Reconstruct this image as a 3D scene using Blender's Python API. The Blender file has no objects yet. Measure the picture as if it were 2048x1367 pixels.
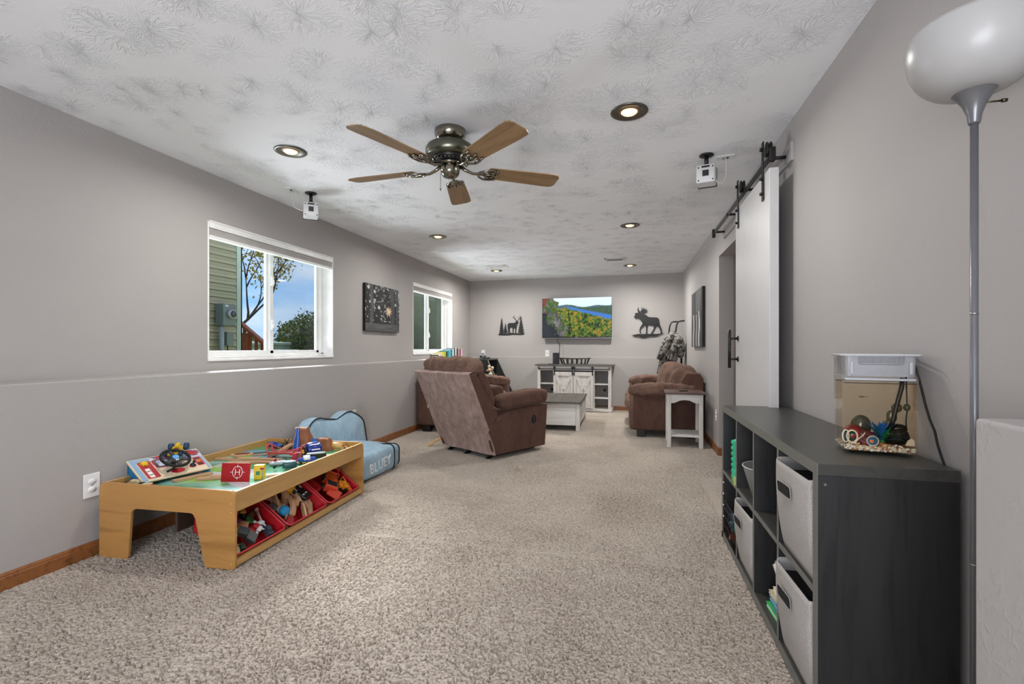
import bpy, bmesh, math, random
import numpy as np
from mathutils import Vector, Matrix, noise
PI = math.pi
R = math.radians
SC = bpy.context.scene
COL = SC.collection
rnd = random.Random(7)

# ------------------------------------------------------------------ camera, sky, lights, exposure
cam_d = bpy.data.cameras.new('camera'); cam = bpy.data.objects.new('camera', cam_d); COL.objects.link(cam)
cam.location = (0, 0, 1.1228); cam.rotation_euler = (R(90), 0, math.atan(234.5 / 960))
cam_d.lens = 36 * 960 / 2048; cam_d.sensor_width = 36; cam_d.shift_y = 11.8 / 2048; cam_d.clip_start = .02; cam_d.clip_end = 300
SC.camera = cam
vs = SC.view_settings
SC.display_settings.display_device = 'sRGB'
vs.view_transform = 'Standard'; vs.look = 'None'; vs.gamma = 1; vs.use_curve_mapping = False
vs.exposure = 0.30
SC.cycles.use_denoising = True
SC.cycles.max_bounces = 6; SC.cycles.diffuse_bounces = 4; SC.cycles.glossy_bounces = 3
SC.cycles.use_adaptive_sampling = True; SC.cycles.adaptive_threshold = .02
SC.cycles.transmission_bounces = 6; SC.cycles.transparent_max_bounces = 12
SC.cycles.caustics_reflective = False; SC.cycles.caustics_refractive = False
SC.cycles.sample_clamp_indirect = 4.0

W = bpy.data.worlds.new('sky'); SC.world = W; W.use_nodes = True
nt = W.node_tree; nt.nodes.clear()
def wn(t, **k):
    n = nt.nodes.new(t)
    for a, b in k.items(): setattr(n, a, b)
    return n
tc = wn('ShaderNodeTexCoord'); sp = wn('ShaderNodeSeparateXYZ'); nt.links.new(tc.outputs['Generated'], sp.inputs[0])
rp = wn('ShaderNodeValToRGB'); nt.links.new(sp.outputs[2], rp.inputs[0])
el = rp.color_ramp.elements
el[0].position = 0.0; el[0].color = (.42, .62, .90, 1)
el[1].position = .6; el[1].color = (.16, .33, .72, 1)
e = el.new(.08); e.color = (.27, .52, .90, 1)
mp = wn('ShaderNodeMapping'); mp.inputs['Scale'].default_value = (1.6, 1.6, 7); nt.links.new(tc.outputs['Generated'], mp.inputs[0])
nz = wn('ShaderNodeTexNoise'); nz.inputs['Scale'].default_value = 2.2; nz.inputs['Detail'].default_value = 5; nt.links.new(mp.outputs[0], nz.inputs[0])
cr = wn('ShaderNodeValToRGB'); cr.color_ramp.elements[0].position = .44; cr.color_ramp.elements[1].position = .72; nt.links.new(nz.outputs[0], cr.inputs[0])
mx = wn('ShaderNodeMixRGB'); mx.inputs[2].default_value = (.80, .84, .90, 1)
mm = wn('ShaderNodeMath', operation='MULTIPLY'); mm.inputs[1].default_value = .7; nt.links.new(cr.outputs[0], mm.inputs[0])
nt.links.new(mm.outputs[0], mx.inputs[0]); nt.links.new(rp.outputs[0], mx.inputs[1])
bg = wn('ShaderNodeBackground'); bg.inputs[1].default_value = 1.0; nt.links.new(mx.outputs[0], bg.inputs[0])
wo = wn('ShaderNodeOutputWorld'); nt.links.new(bg.outputs[0], wo.inputs[0])

def lamp(name, kind, loc, energy, color=(1, 1, 1), size=1, size_y=None, target=None, spread=None, angle=None):
    d = bpy.data.lights.new(name, kind); d.energy = energy; d.color = color
    if kind == 'AREA':
        d.size = size
        if size_y: d.shape = 'RECTANGLE'; d.size_y = size_y
        if spread: d.spread = R(spread)
    elif kind == 'SUN': d.angle = R(angle)
    else: d.shadow_soft_size = size
    o = bpy.data.objects.new(name, d); COL.objects.link(o); o.location = loc
    if target is not None: o.rotation_euler = (Vector(target) - Vector(loc)).to_track_quat('-Z', 'Y').to_euler()
    return o
# bright hazy side of the sky, reaching the room through the windows
lamp('sun', 'SUN', (-12, 14, 9), 8.0, (.98, 1, 1.03), angle=17, target=(-12 + .62, 14 - .50, 9 - .60))
# added fill lamps outside each window, hidden below the sill, brightening the ceiling
for y_, e_ in ((3.74, 108), (7.26, 140)):
    lamp('ceiling_fill', 'AREA', (-4.15, y_, .90), e_, (.95, 1, 1.08), size=1.0, size_y=1.7, target=(-4.15 + .6, y_, .90 + 1))
# added soft fill lamp behind the camera, inside the closed rear wall
lamp('rear_fill', 'AREA', (-.55, -2.0, 1.25), 124, (.95, 1, 1.09), size=2.2, size_y=1.5, target=(-1.7, 2.2, 3.0))

# ------------------------------------------------------------------ materials
def srgb(h):
    h = h.lstrip('#'); c = [int(h[i:i + 2], 16) / 255 for i in (0, 2, 4)]
    return tuple(x / 12.92 if x <= .04045 else ((x + .055) / 1.055) ** 2.4 for x in c) + (1,)
MATS = {}
class NT:
    def __init__(s, name):
        s.m = bpy.data.materials.new(name); s.m.use_nodes = True; s.t = s.m.node_tree; s.n = s.t.nodes
        s.b = s.n['Principled BSDF']; s.o = s.n['Material Output']
    def a(s, t, ins=None, **k):
        n = s.n.new(t)
        for x, y in k.items(): setattr(n, x, y)
        for x, y in (ins or {}).items():
            if hasattr(y, 'is_output') : s.t.links.new(y, n.inputs[x])
            else: n.inputs[x].default_value = y
        return n
    def l(s, a, b): s.t.links.new(a, b)
    def coord(s, scale=(1, 1, 1), which='Object', rot=(0, 0, 0)):
        c = s.a('ShaderNodeTexCoord'); return s.a('ShaderNodeMapping', {0: c.outputs[which], 'Scale': scale, 'Rotation': rot}).outputs[0]
    def noise(s, vec, scale, detail=3, rough=.5, dist=0):
        return s.a('ShaderNodeTexNoise', {'Vector': vec, 'Scale': scale, 'Detail': detail, 'Roughness': rough, 'Distortion': dist}).outputs[0]
    def ramp(s, fac, stops, interp='LINEAR'):
        n = s.a('ShaderNodeValToRGB', {0: fac}); r = n.color_ramp; r.interpolation = interp
        while len(r.elements) < len(stops): r.elements.new(.5)
        for e, (p, c) in zip(r.elements, stops): e.position = p; e.color = c if len(c) == 4 else (*c, 1)
        return n.outputs[0]
    def bump(s, h, strength=.3, dist=.01, normal=None):
        ins = {'Height': h, 'Strength': strength, 'Distance': dist}
        if normal: ins['Normal'] = normal
        o = s.a('ShaderNodeBump', ins).outputs[0]; s.l(o, s.b.inputs['Normal']); return o
    def math(s, op, a, b=None, clamp=False):
        ins = {0: a}
        if b is not None: ins[1] = b
        return s.a('ShaderNodeMath', ins, operation=op, use_clamp=clamp).outputs[0]
    def col(s, c):
        if hasattr(c, 'is_output'): s.l(c, s.b.inputs['Base Color'])
        else: s.b.inputs['Base Color'].default_value = c
def g(v): return (v, v, v, 1)
def mat(name, color, rough=.5, metal=0, var=.06, bump=0, bscale=60, spec=.5, trans=0, emis=0, coat=0, ior=1.45, alpha=1):
    """plain paint, plastic or metal with a little procedural variation"""
    if name in MATS: return MATS[name]
    k = NT(name)
    c = srgb(color) if isinstance(color, str) else (*color[:3], 1)
    v = k.coord()
    if var:
        f = k.noise(v, 9, 4)
        lo = tuple(x * (1 - var) for x in c[:3]) + (1,); hi = tuple(min(1, x * (1 + var)) for x in c[:3]) + (1,)
        k.col(k.ramp(f, [(.3, lo), (.7, hi)]))
    else: k.col(c)
    k.b.inputs['Roughness'].default_value = rough; k.b.inputs['Metallic'].default_value = metal
    k.b.inputs['Specular IOR Level'].default_value = spec; k.b.inputs['IOR'].default_value = ior
    k.b.inputs['Transmission Weight'].default_value = trans; k.b.inputs['Coat Weight'].default_value = coat
    k.b.inputs['Alpha'].default_value = alpha
    if bump: k.bump(k.noise(v, bscale, 3), bump, .004)
    if emis: k.b.inputs['Emission Color'].default_value = c; k.b.inputs['Emission Strength'].default_value = emis
    MATS[name] = k.m; return k.m

def m_wall(name, color):
    k = NT(name); v = k.coord()
    c = srgb(color)
    k.col(k.ramp(k.noise(v, 1.3, 4), [(.3, tuple(x * .985 for x in c[:3])), (.7, tuple(x * 1.015 for x in c[:3]))]))
    k.b.inputs['Roughness'].default_value = .62; k.b.inputs['Specular IOR Level'].default_value = .3
    n1 = k.noise(v, 42, 3, .5, .6); r1 = k.ramp(n1, [(.50, g(0)), (.62, g(1))])
    n2 = k.noise(v, 160, 2)
    h = k.math('ADD', k.math('MULTIPLY', r1, k.ramp(k.noise(v, 6, 2), [(.4, g(.15)), (.65, g(1))])), k.math('MULTIPLY', n2, .25))
    k.bump(h, .28, .0022)
    return k.m
M_WALL = m_wall('wall_paint', '#aaa5a2')
M_WALL_UP = M_WALL

def m_ceiling():
    k = NT('stomped_ceiling'); v = k.coord((1, 1, 0))
    k.col(srgb('#f3f4f6')); k.b.inputs['Roughness'].default_value = .75; k.b.inputs['Specular IOR Level'].default_value = .2
    wob = k.a('ShaderNodeTexNoise', {'Vector': v, 'Scale': 5, 'Detail': 2})
    wv = k.a('ShaderNodeVectorMath', {0: wob.outputs[1], 1: (.10, .10, 0)}, operation='MULTIPLY').outputs[0]
    vv = k.a('ShaderNodeVectorMath', {0: v, 1: wv}, operation='ADD').outputs[0]
    hs = []
    for sc_, off in ((3.6, (0, 0, 0)), (3.1, (4.3, 2.7, 0))):
        pv = k.a('ShaderNodeVectorMath', {0: vv, 1: off}, operation='ADD').outputs[0]
        vo = k.a('ShaderNodeTexVoronoi', {'Vector': pv, 'Scale': sc_, 'Randomness': .9}, voronoi_dimensions='3D')
        dv = k.a('ShaderNodeVectorMath', {0: pv, 1: vo.outputs['Position']}, operation='SUBTRACT').outputs[0]
        s = k.a('ShaderNodeSeparateXYZ', {0: dv})
        ang = k.math('ARCTAN2', s.outputs[1], s.outputs[0]); rad = k.a('ShaderNodeVectorMath', {0: dv}, operation='LENGTH').outputs['Value']
        cc = k.a('ShaderNodeCombineXYZ', {0: k.math('COSINE', ang), 1: k.math('SINE', ang), 2: k.math('MULTIPLY', rad, 4.5)})
        cs = k.a('ShaderNodeVectorMath', {0: cc.outputs[0], 1: vo.outputs['Color']}, operation='ADD').outputs[0]
        st = k.noise(cs, 4.4, 3, .6, .5)
        line = k.ramp(st, [(.44, g(0)), (.505, g(1)), (.57, g(0))])
        mask = k.ramp(rad, [(.012, g(0)), (.05, g(1)), (.13, g(1)), (.18, g(0))])
        patch = k.ramp(k.noise(pv, 2.2, 2), [(.40, g(0)), (.52, g(1))])
        hs.append(k.math('MULTIPLY', k.math('MULTIPLY', line, mask), patch))
    h = k.math('MAXIMUM', hs[0], hs[1])
    h = k.math('ADD', h, k.math('MULTIPLY', k.noise(v, 60, 2), .08))
    k.bump(h, .8, .0030)
    return k.m
M_CEIL = m_ceiling()

def m_carpet():
    k = NT('cut_pile_carpet'); v = k.coord()
    n1 = k.noise(v, 140, 4, .7, 1.0); n2 = k.noise(v, 300, 2, .6); n3 = k.noise(v, 1.6, 3, .5, .5); n4 = k.noise(v, 34, 2)
    tone = k.ramp(k.math('ADD', k.math('MULTIPLY', n1, .82), k.math('MULTIPLY', n3, .18)), [(.36, srgb('#5f5144')), (.45, srgb('#a49485')), (.58, srgb('#c9bdae'))])
    k.col(tone)
    k.b.inputs['Roughness'].default_value = 1; k.b.inputs['Specular IOR Level'].default_value = .05
    k.b.inputs['Sheen Weight'].default_value = .25; k.b.inputs['Sheen Roughness'].default_value = .6
    h = k.math('ADD', k.math('ADD', n1, k.math('MULTIPLY', n2, .35)), k.math('MULTIPLY', n4, .5))
    k.bump(h, .8, .006)
    return k.m
M_CARPET = m_carpet()

def m_wood(name, light, dark, scale=(1, 1, 1), rough=.38, ring=9, bump=.05, axis=0, coat=0, fine=140):
    """straight-grained wood running along the given local axis"""
    k = NT(name); s = [1.0, 1.0, 1.0]; s[axis] = .09
    v = k.coord([a * b for a, b in zip(s, scale)])
    w = k.noise(v, ring, 4, .55, 1.2); f = k.noise(v, fine, 2, .6)
    h = k.math('ADD', k.math('MULTIPLY', w, .8), k.math('MULTIPLY', f, .2))
    k.col(k.ramp(h, [(.34, srgb(dark)), (.5, srgb(light)), (.68, tuple(min(1, x * 1.08) for x in srgb(light)[:3]))]))
    k.b.inputs['Roughness'].default_value = rough; k.b.inputs['Coat Weight'].default_value = coat
    if bump: k.bump(h, bump, .002)
    return k.m
M_OAK = m_wood('oak_trim', '#8a5730', '#6b4022', axis=1, ring=22)
M_OAKX = m_wood('oak_trim_x', '#8a5730', '#6b4022', axis=0, ring=22)
M_MAPLE = m_wood('maple_laminate', '#b3844a', '#9a6e38', axis=0, ring=10, rough=.3)
M_MAPLEY = m_wood('maple_laminate_long', '#b99058', '#a67c45', axis=1, ring=10, rough=.3)
M_MAPLE_EDGE = m_wood('maple_edge', '#d5b078', '#c49a5c', axis=1, ring=16, rough=.35)
M_TRACK = m_wood('beech_track', '#c9a07c', '#ae835c', axis=1, ring=30, rough=.5)
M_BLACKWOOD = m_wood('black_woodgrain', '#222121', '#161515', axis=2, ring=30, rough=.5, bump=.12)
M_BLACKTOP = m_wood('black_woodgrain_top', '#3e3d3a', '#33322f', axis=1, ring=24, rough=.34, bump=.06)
M_GREYEDGE = mat('grey_edge_band', '#6c6c67', .45)
M_BLADE = m_wood('fan_blade_veneer', '#8f7250', '#765a3e', axis=0, ring=22, rough=.42)
M_DARKTOP = m_wood('weathered_dark_plank', '#5a544e', '#403b36', axis=1, ring=18, rough=.5)
M_DARKTOPX = m_wood('weathered_dark_plank_x', '#5f5b55', '#45413c', axis=0, ring=18, rough=.5)
M_BROWNTOP = m_wood('brown_table_top', '#5b443a', '#3f2d26', axis=0, ring=18, rough=.35)
M_WHITEWOOD = m_wood('whitewashed_wood', '#d2cec9', '#bdb8b2', axis=2, ring=16, rough=.55)
M_WHITEWOODX = m_wood('whitewashed_wood_x', '#d6d3cf', '#bfbbb6', axis=0, ring=16, rough=.55)
M_DECK = m_wood('red_stained_deck', '#b05a33', '#8a4022', axis=0, ring=12, rough=.6)
M_WHITE = mat('white_trim_paint', '#eceae6', .42)
M_VINYL = mat('white_vinyl', '#e9e9e6', .35)
M_PLASTICW = mat('white_plastic', '#e6e6e6', .4)
M_BLACK = mat('black_metal', '#161616', .42, .0)
M_BLACKP = mat('black_plastic', '#1a1a1c', .38)
M_RUBBER = mat('black_rubber', '#111111', .7)
M_NICKEL = mat('dark_bronze_nickel', '#8d877b', .16, 1, var=.1)
M_STEEL = mat('brushed_steel', '#a9a9a6', .3, 1)
M_GREYMETAL = mat('grey_painted_metal', '#6e6e70', .28, .3)
M_DOOR = mat('white_door_paint', '#c4c2c1', .45, var=.02)
M_HANDLEB = mat('matte_black', '#0f0f0f', .45)
def m_suede(name, base, dark, light, scale=7):
    k = NT(name); v = k.coord()
    n = k.noise(k.coord((1, 1, .55), rot=(0, .5, 0)), scale * 1.5, 8, .72, .5); f = k.noise(v, 90, 2)
    k.col(k.ramp(k.math('ADD', k.math('MULTIPLY', n, .85), k.math('MULTIPLY', f, .15)), [(.28, srgb(dark)), (.5, srgb(base)), (.74, srgb(light))]))
    k.b.inputs['Roughness'].default_value = .95; k.b.inputs['Specular IOR Level'].default_value = .1
    k.b.inputs['Sheen Weight'].default_value = .3; k.b.inputs['Sheen Roughness'].default_value = .4
    k.b.inputs['Sheen Tint'].default_value = srgb('#c9a893')
    k.bump(k.noise(v, 22, 4, .6, .5), .22, .006)
    return k.m
M_SUEDE = m_suede('brown_suede', '#6c554b', '#55413a', '#866c60')
M_SUEDE_BACK = m_suede('brushed_suede_back', '#a18b83', '#7c675f', '#c0aca4', 9)
M_SUEDE_DK = m_suede('brown_suede_side', '#584139', '#4a352e', '#664d43', 5)

def m_glass(name, tint=(1, 1, 1, 1), refl=.08, rough=0.0):
    k = NT(name); k.n.remove(k.b)
    tr = k.a('ShaderNodeBsdfTransparent', {0: tint}); gl = k.a('ShaderNodeBsdfGlossy', {0: (1, 1, 1, 1), 1: rough})
    fr = k.a('ShaderNodeLayerWeight', {0: .25}).outputs[1]
    m = k.a('ShaderNodeMixShader', {0: k.math('MULTIPLY', fr, refl * 4, True), 1: tr.outputs[0], 2: gl.outputs[0]})
    k.l(m.outputs[0], k.o.inputs[0]); return k.m
M_GLASS = m_glass('window_glass', refl=.015)
M_SCREEN = m_glass('insect_screen', (.86, .87, .86, 1), .005, .4)

# ------------------------------------------------------------------ mesh helpers
class MB:
    """collects shapes; build() links them as ONE mesh object"""
    def __init__(s): s.bm = bmesh.new(); s.mats = []
    def _mi(s, m):
        if m is None: return 0
        if m not in s.mats: s.mats.append(m)
        return s.mats.index(m)
    def _fin(s, vs_, M=None, m=None, smooth=None):
        if M is not None: bmesh.ops.transform(s.bm, matrix=M, verts=vs_)
        fs = set(f for v in vs_ for f in v.link_faces)
        i = s._mi(m)
        for f in fs:
            f.material_index = i
            if smooth is not None: f.smooth = smooth
        return vs_
    def box(s, x0, x1, y0, y1, z0, z1, m=None, bev=0, seg=2, M=None):
        r = bmesh.ops.create_cube(s.bm, size=1)['verts']
        bmesh.ops.transform(s.bm, matrix=Matrix.Translation(((x0 + x1) / 2, (y0 + y1) / 2, (z0 + z1) / 2)) @ Matrix.Diagonal((abs(x1 - x0), abs(y1 - y0), abs(z1 - z0), 1)), verts=r)
        if bev:
            es = list(set(e for v in r for e in v.link_edges))
            q = bmesh.ops.bevel(s.bm, geom=es, offset=bev, segments=seg, affect='EDGES', profile=.5)
            r = list(set(v for f in q['faces'] for v in f.verts) | set(v for v in r if v.is_valid))
        return s._fin(r, M, m, False)
    def cyl(s, p0, p1, r0, r1=None, n=20, m=None, smooth=True, cap=True):
        r1 = r0 if r1 is None else r1
        p0, p1 = Vector(p0), Vector(p1); d = p1 - p0
        v = bmesh.ops.create_cone(s.bm, cap_ends=cap, cap_tris=False, segments=n, radius1=r0, radius2=r1, depth=d.length)['verts']
        M = Matrix.Translation((p0 + p1) / 2) @ d.to_track_quat('Z', 'Y').to_matrix().to_4x4()
        s._fin(v, M, m)
        for f in set(f for x in v for f in x.link_faces): f.smooth = smooth and len(f.verts) == 4
        return v
    def sph(s, c, r, m=None, n=16, M=None):
        r = (r, r, r) if isinstance(r, (int, float)) else r
        v = bmesh.ops.create_uvsphere(s.bm, u_segments=n, v_segments=max(6, n * 2 // 3), radius=1)['verts']
        T = Matrix.Translation(c) @ (M or Matrix()) @ Matrix.Diagonal((*r, 1))
        return s._fin(v, T, m, True)
    def lathe(s, prof, m=None, n=32, M=None, smooth=True, a0=0, a1=2 * PI):
        full = abs(a1 - a0 - 2 * PI) < 1e-6
        rings = []
        k = n if full else n + 1
        for i in range(k):
            a = a0 + (a1 - a0) * i / n
            rings.append([s.bm.verts.new((r * math.cos(a), r * math.sin(a), z)) for r, z in prof])
        for i in range(n):
            A = rings[i]; B = rings[(i + 1) % k]
            for j in range(len(prof) - 1):
                try: s.bm.faces.new((A[j], B[j], B[j + 1], A[j + 1]))
                except ValueError: pass
        vs_ = [v for r in rings for v in r]
        s._fin(vs_, M, m, smooth); return vs_
    def prism(s, pts, h, m=None, M=None, hole=None, smooth=False):
        """polygon in XY raised by h in Z"""
        bot = [s.bm.verts.new((x, y, 0)) for x, y in pts]; top = [s.bm.verts.new((x, y, h)) for x, y in pts]
        n = len(pts); s.bm.faces.new(bot[::-1]); s.bm.faces.new(top)
        for i in range(n): s.bm.faces.new((bot[i], bot[(i + 1) % n], top[(i + 1) % n], top[i]))
        return s._fin(bot + top, M, m, smooth)
    def tube(s, path, r, m=None, n=8, closed=False, rr=None):
        P = [Vector(p) for p in path]; N = len(P); rings = []
        up = Vector((0, 0, 1)); prev = None
        for i in range(N):
            a = P[(i - 1) % N] if (closed or i > 0) else P[i]; b = P[(i + 1) % N] if (closed or i < N - 1) else P[i]
            t = (b - a).normalized() if (b - a).length > 1e-9 else Vector((0, 0, 1))
            if prev is None:
                u = t.cross(up) if abs(t.dot(up)) < .95 else t.cross(Vector((1, 0, 0)))
            else: u = prev - t * prev.dot(t)
            u.normalize(); prev = u; w = t.cross(u); q = rr[i] if rr else r
            rings.append([s.bm.verts.new(P[i] + (u * math.cos(2 * PI * j / n) + w * math.sin(2 * PI * j / n)) * q) for j in range(n)])
        for i in range(N if closed else N - 1):
            A, B = rings[i], rings[(i + 1) % N]
            for j in range(n): s.bm.faces.new((A[j], A[(j + 1) % n], B[(j + 1) % n], B[j]))
        if not closed:
            s.bm.faces.new(rings[0][::-1]); s.bm.faces.new(rings[-1])
        return s._fin([v for r_ in rings for v in r_], None, m, True)
    def grid(s, f, nu, nv, m=None, M=None, smooth=True, cu=False):
        """surface from f(u,v)->(x,y,z)"""
        G = [[s.bm.verts.new(f(i / nu, j / nv)) for j in range(nv + 1)] for i in range(nu if cu else nu + 1)]
        k = len(G)
        for i in range(nu):
            for j in range(nv): s.bm.faces.new((G[i][j], G[(i + 1) % k][j], G[(i + 1) % k][j + 1], G[i][j + 1]))
        return s._fin([v for r_ in G for v in r_], M, m, smooth)
    def cushion(s, c, h, p=4.0, n=22, m=None, M=None, wr=.0, ws=6.0, seed=0, pinch=None):
        """soft box: superellipsoid of half sizes h with wrinkles"""
        D_ = {}
        N = n + 1
        def gv(i, j, k):
            if (i, j, k) not in D_: D_[(i, j, k)] = s.bm.verts.new((2 * i / N - 1, 2 * j / N - 1, 2 * k / N - 1))
            return D_[(i, j, k)]
        for ax in range(3):
            for w in (0, N):
                for i in range(N):
                    for j in range(N):
                        q4 = []
                        for a_, b_ in ((i, j), (i + 1, j), (i + 1, j + 1), (i, j + 1)):
                            t = [a_, b_]; t.insert(ax, w); q4.append(gv(*t))
                        s.bm.faces.new(q4 if w else q4[::-1])
        vs_ = list(D_.values())
        for x in vs_:
            q = x.co.copy(); L = (abs(q.x) ** p + abs(q.y) ** p + abs(q.z) ** p) ** (1 / p)
            q = q / L
            mxv = max(abs(x.co.x), abs(x.co.y), abs(x.co.z)); q = q * mxv
            o = Vector((q.x * h[0], q.y * h[1], q.z * h[2]))
            if wr:
                d = noise.fractal(Vector((o.x * ws + seed, o.y * ws, o.z * ws)), 1, 2, 3) * wr
                o += q.normalized() * d
            x.co = o
            if pinch: x.co = pinch(x.co, q)
        return s._fin(vs_, Matrix.Translation(c) @ (M or Matrix()), m, True)
    def build(s, name, m=None, parent=None, loc=None, rot=None, bevel=0, seg=2, normals=True, auto=False):
        if normals: bmesh.ops.recalc_face_normals(s.bm, faces=s.bm.faces[:])
        me = bpy.data.meshes.new(name); s.bm.to_mesh(me); s.bm.free()
        ms = list(s.mats)
        if m is not None:
            if not ms: ms = [m]
        for x in ms: me.materials.append(x)
        o = bpy.data.objects.new(name, me); COL.objects.link(o)
        if parent: o.parent = parent
        if loc: o.location = loc
        if rot: o.rotation_euler = rot
        if bevel:
            b = o.modifiers.new('edge', 'BEVEL'); b.width = bevel; b.segments = seg; b.limit_method = 'ANGLE'; b.angle_limit = R(40)
        return o
def tag(o, label=None, cat=None, group=None, kind=None):
    if label: o['label'] = label
    if cat: o['category'] = cat
    if group: o['group'] = group
    if kind: o['kind'] = kind
    return o
def thing(name, label, cat, loc=(0, 0, 0), rz=0, group=None, kind=None):
    o = bpy.data.objects.new(name, None); COL.objects.link(o); o.location = loc; o.rotation_euler = (0, 0, rz); o.empty_display_size = .1
    return tag(o, label, cat, group, kind)
def one(name, fn, m, label, cat, loc=(0, 0, 0), rot=(0, 0, 0), group=None, parent=None, bevel=0):
    """a thing made of a single mesh"""
    b = MB(); fn(b); o = b.build(name, m, parent, loc, rot, bevel)
    return tag(o, label, cat, group)
def part(name, fn, m, parent, bevel=0, loc=None, rot=None, label=None, seg=2):
    b = MB(); fn(b); o = b.build(name, m, parent, loc, rot, bevel, seg)
    if label: o['label'] = label
    return o
def dup(o, parent=None, loc=None, rot=None):
    c = o.copy(); COL.objects.link(c); c.parent = parent
    if loc is not None: c.location = loc
    if rot is not None: c.rotation_euler = rot
    for ch in list(o.children): dup(ch, c)
    return c
def rz(a): return Matrix.Rotation(a, 4, 'Z')
def rx(a): return Matrix.Rotation(a, 4, 'X')
def ry(a): return Matrix.Rotation(a, 4, 'Y')
def T(x, y, z): return Matrix.Translation((x, y, z))
def rrect(w, h, r, n=5, cx=0, cy=0):
    """rounded rectangle centred on cx,cy"""
    P = []
    for sx, sy, a in ((1, 1, 0), (-1, 1, 90), (-1, -1, 180), (1, -1, 270)):
        for i in range(n + 1):
            t = R(a + 90 * i / n); P.append((cx + sx * (w / 2 - r) + r * math.cos(t), cy + sy * (h / 2 - r) + r * math.sin(t)))
    return P
def vcol_mat(name, rough=.5, emis=0, spec=.3):
    k = NT(name); a = k.a('ShaderNodeVertexColor', layer_name='print').outputs[0]
    if emis:
        k.b.inputs['Base Color'].default_value = g(.01); k.l(a, k.b.inputs['Emission Color']); k.b.inputs['Emission Strength'].default_value = emis
    else: k.l(a, k.b.inputs['Base Color'])
    k.b.inputs['Roughness'].default_value = rough; k.b.inputs['Specular IOR Level'].default_value = spec
    return k.m
def print_sheet(name, w, h, nu, nv, colfn, m, parent, M):
    """flat printed sheet in local XY (w by h) whose print is a colour attribute; colfn(U,V)->(nv,nu,3) linear"""
    U, V = np.meshgrid((np.arange(nu + 1)) / nu, (np.arange(nv + 1)) / nv)
    co = np.stack([U * w, V * h, np.zeros_like(U)], -1).reshape(-1, 3)
    idx = np.arange((nu + 1) * (nv + 1)).reshape(nv + 1, nu + 1)
    f = np.stack([idx[:-1, :-1], idx[:-1, 1:], idx[1:, 1:], idx[1:, :-1]], -1).reshape(-1, 4)
    me = bpy.data.meshes.new(name)
    me.vertices.add(len(co)); me.vertices.foreach_set('co', co.ravel().astype(np.float32))
    me.loops.add(f.size); me.loops.foreach_set('vertex_index', f.ravel().astype(np.int32))
    me.polygons.add(len(f)); me.polygons.foreach_set('loop_start', (np.arange(len(f)) * 4).astype(np.int32))
    me.polygons.foreach_set('loop_total', np.full(len(f), 4, dtype=np.int32)); me.update(); me.validate()
    at = me.color_attributes.new('print', 'FLOAT_COLOR', 'POINT')
    c = np.clip(colfn(U, V), 0, 1); rgba = np.concatenate([c, np.ones_like(c[..., :1])], -1)
    at.data.foreach_set('color', rgba.reshape(-1).astype(np.float32))
    me.transform(M); me.materials.append(m)
    o = bpy.data.objects.new(name, me); COL.objects.link(o); o.parent = parent
    return o
def fbm(X, Y, seed=0, octv=4, base=4, gain=.5):
    """value noise on arrays"""
    r = np.random.RandomState(seed); out = np.zeros_like(X); amp = 1; tot = 0
    for o_ in range(octv):
        n = 256; T_ = r.rand(n, n); fx = X * base * 2 ** o_ + 17.3 * o_; fy = Y * base * 2 ** o_ + 9.1 * o_
        ix = np.floor(fx).astype(int); iy = np.floor(fy).astype(int); tx = fx - ix; ty = fy - iy
        tx = tx * tx * (3 - 2 * tx); ty = ty * ty * (3 - 2 * ty)
        a = T_[iy % n, ix % n]; b = T_[iy % n, (ix + 1) % n]; c = T_[(iy + 1) % n, ix % n]; d = T_[(iy + 1) % n, (ix + 1) % n]
        out += amp * ((a * (1 - tx) + b * tx) * (1 - ty) + (c * (1 - tx) + d * tx) * ty); tot += amp; amp *= gain
    return out / tot
def C3(h): return np.array(srgb(h)[:3])
def text_obj(name, body, size, depth, m, parent, M, align='CENTER', sp=1.0):
    cu = bpy.data.curves.new(name, 'FONT'); cu.body = body; cu.size = size; cu.extrude = depth; cu.align_x = align; cu.align_y = 'CENTER'; cu.space_character = sp
    cu.resolution_u = 3
    t = bpy.data.objects.new(name, cu); COL.objects.link(t)
    dg = bpy.context.evaluated_depsgraph_get(); me = bpy.data.meshes.new_from_object(t.evaluated_get(dg)); me.transform(M)
    bpy.data.objects.remove(t); me.materials.clear(); me.materials.append(m)
    o = bpy.data.objects.new(name, me); COL.objects.link(o); o.parent = parent
    return o
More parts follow.
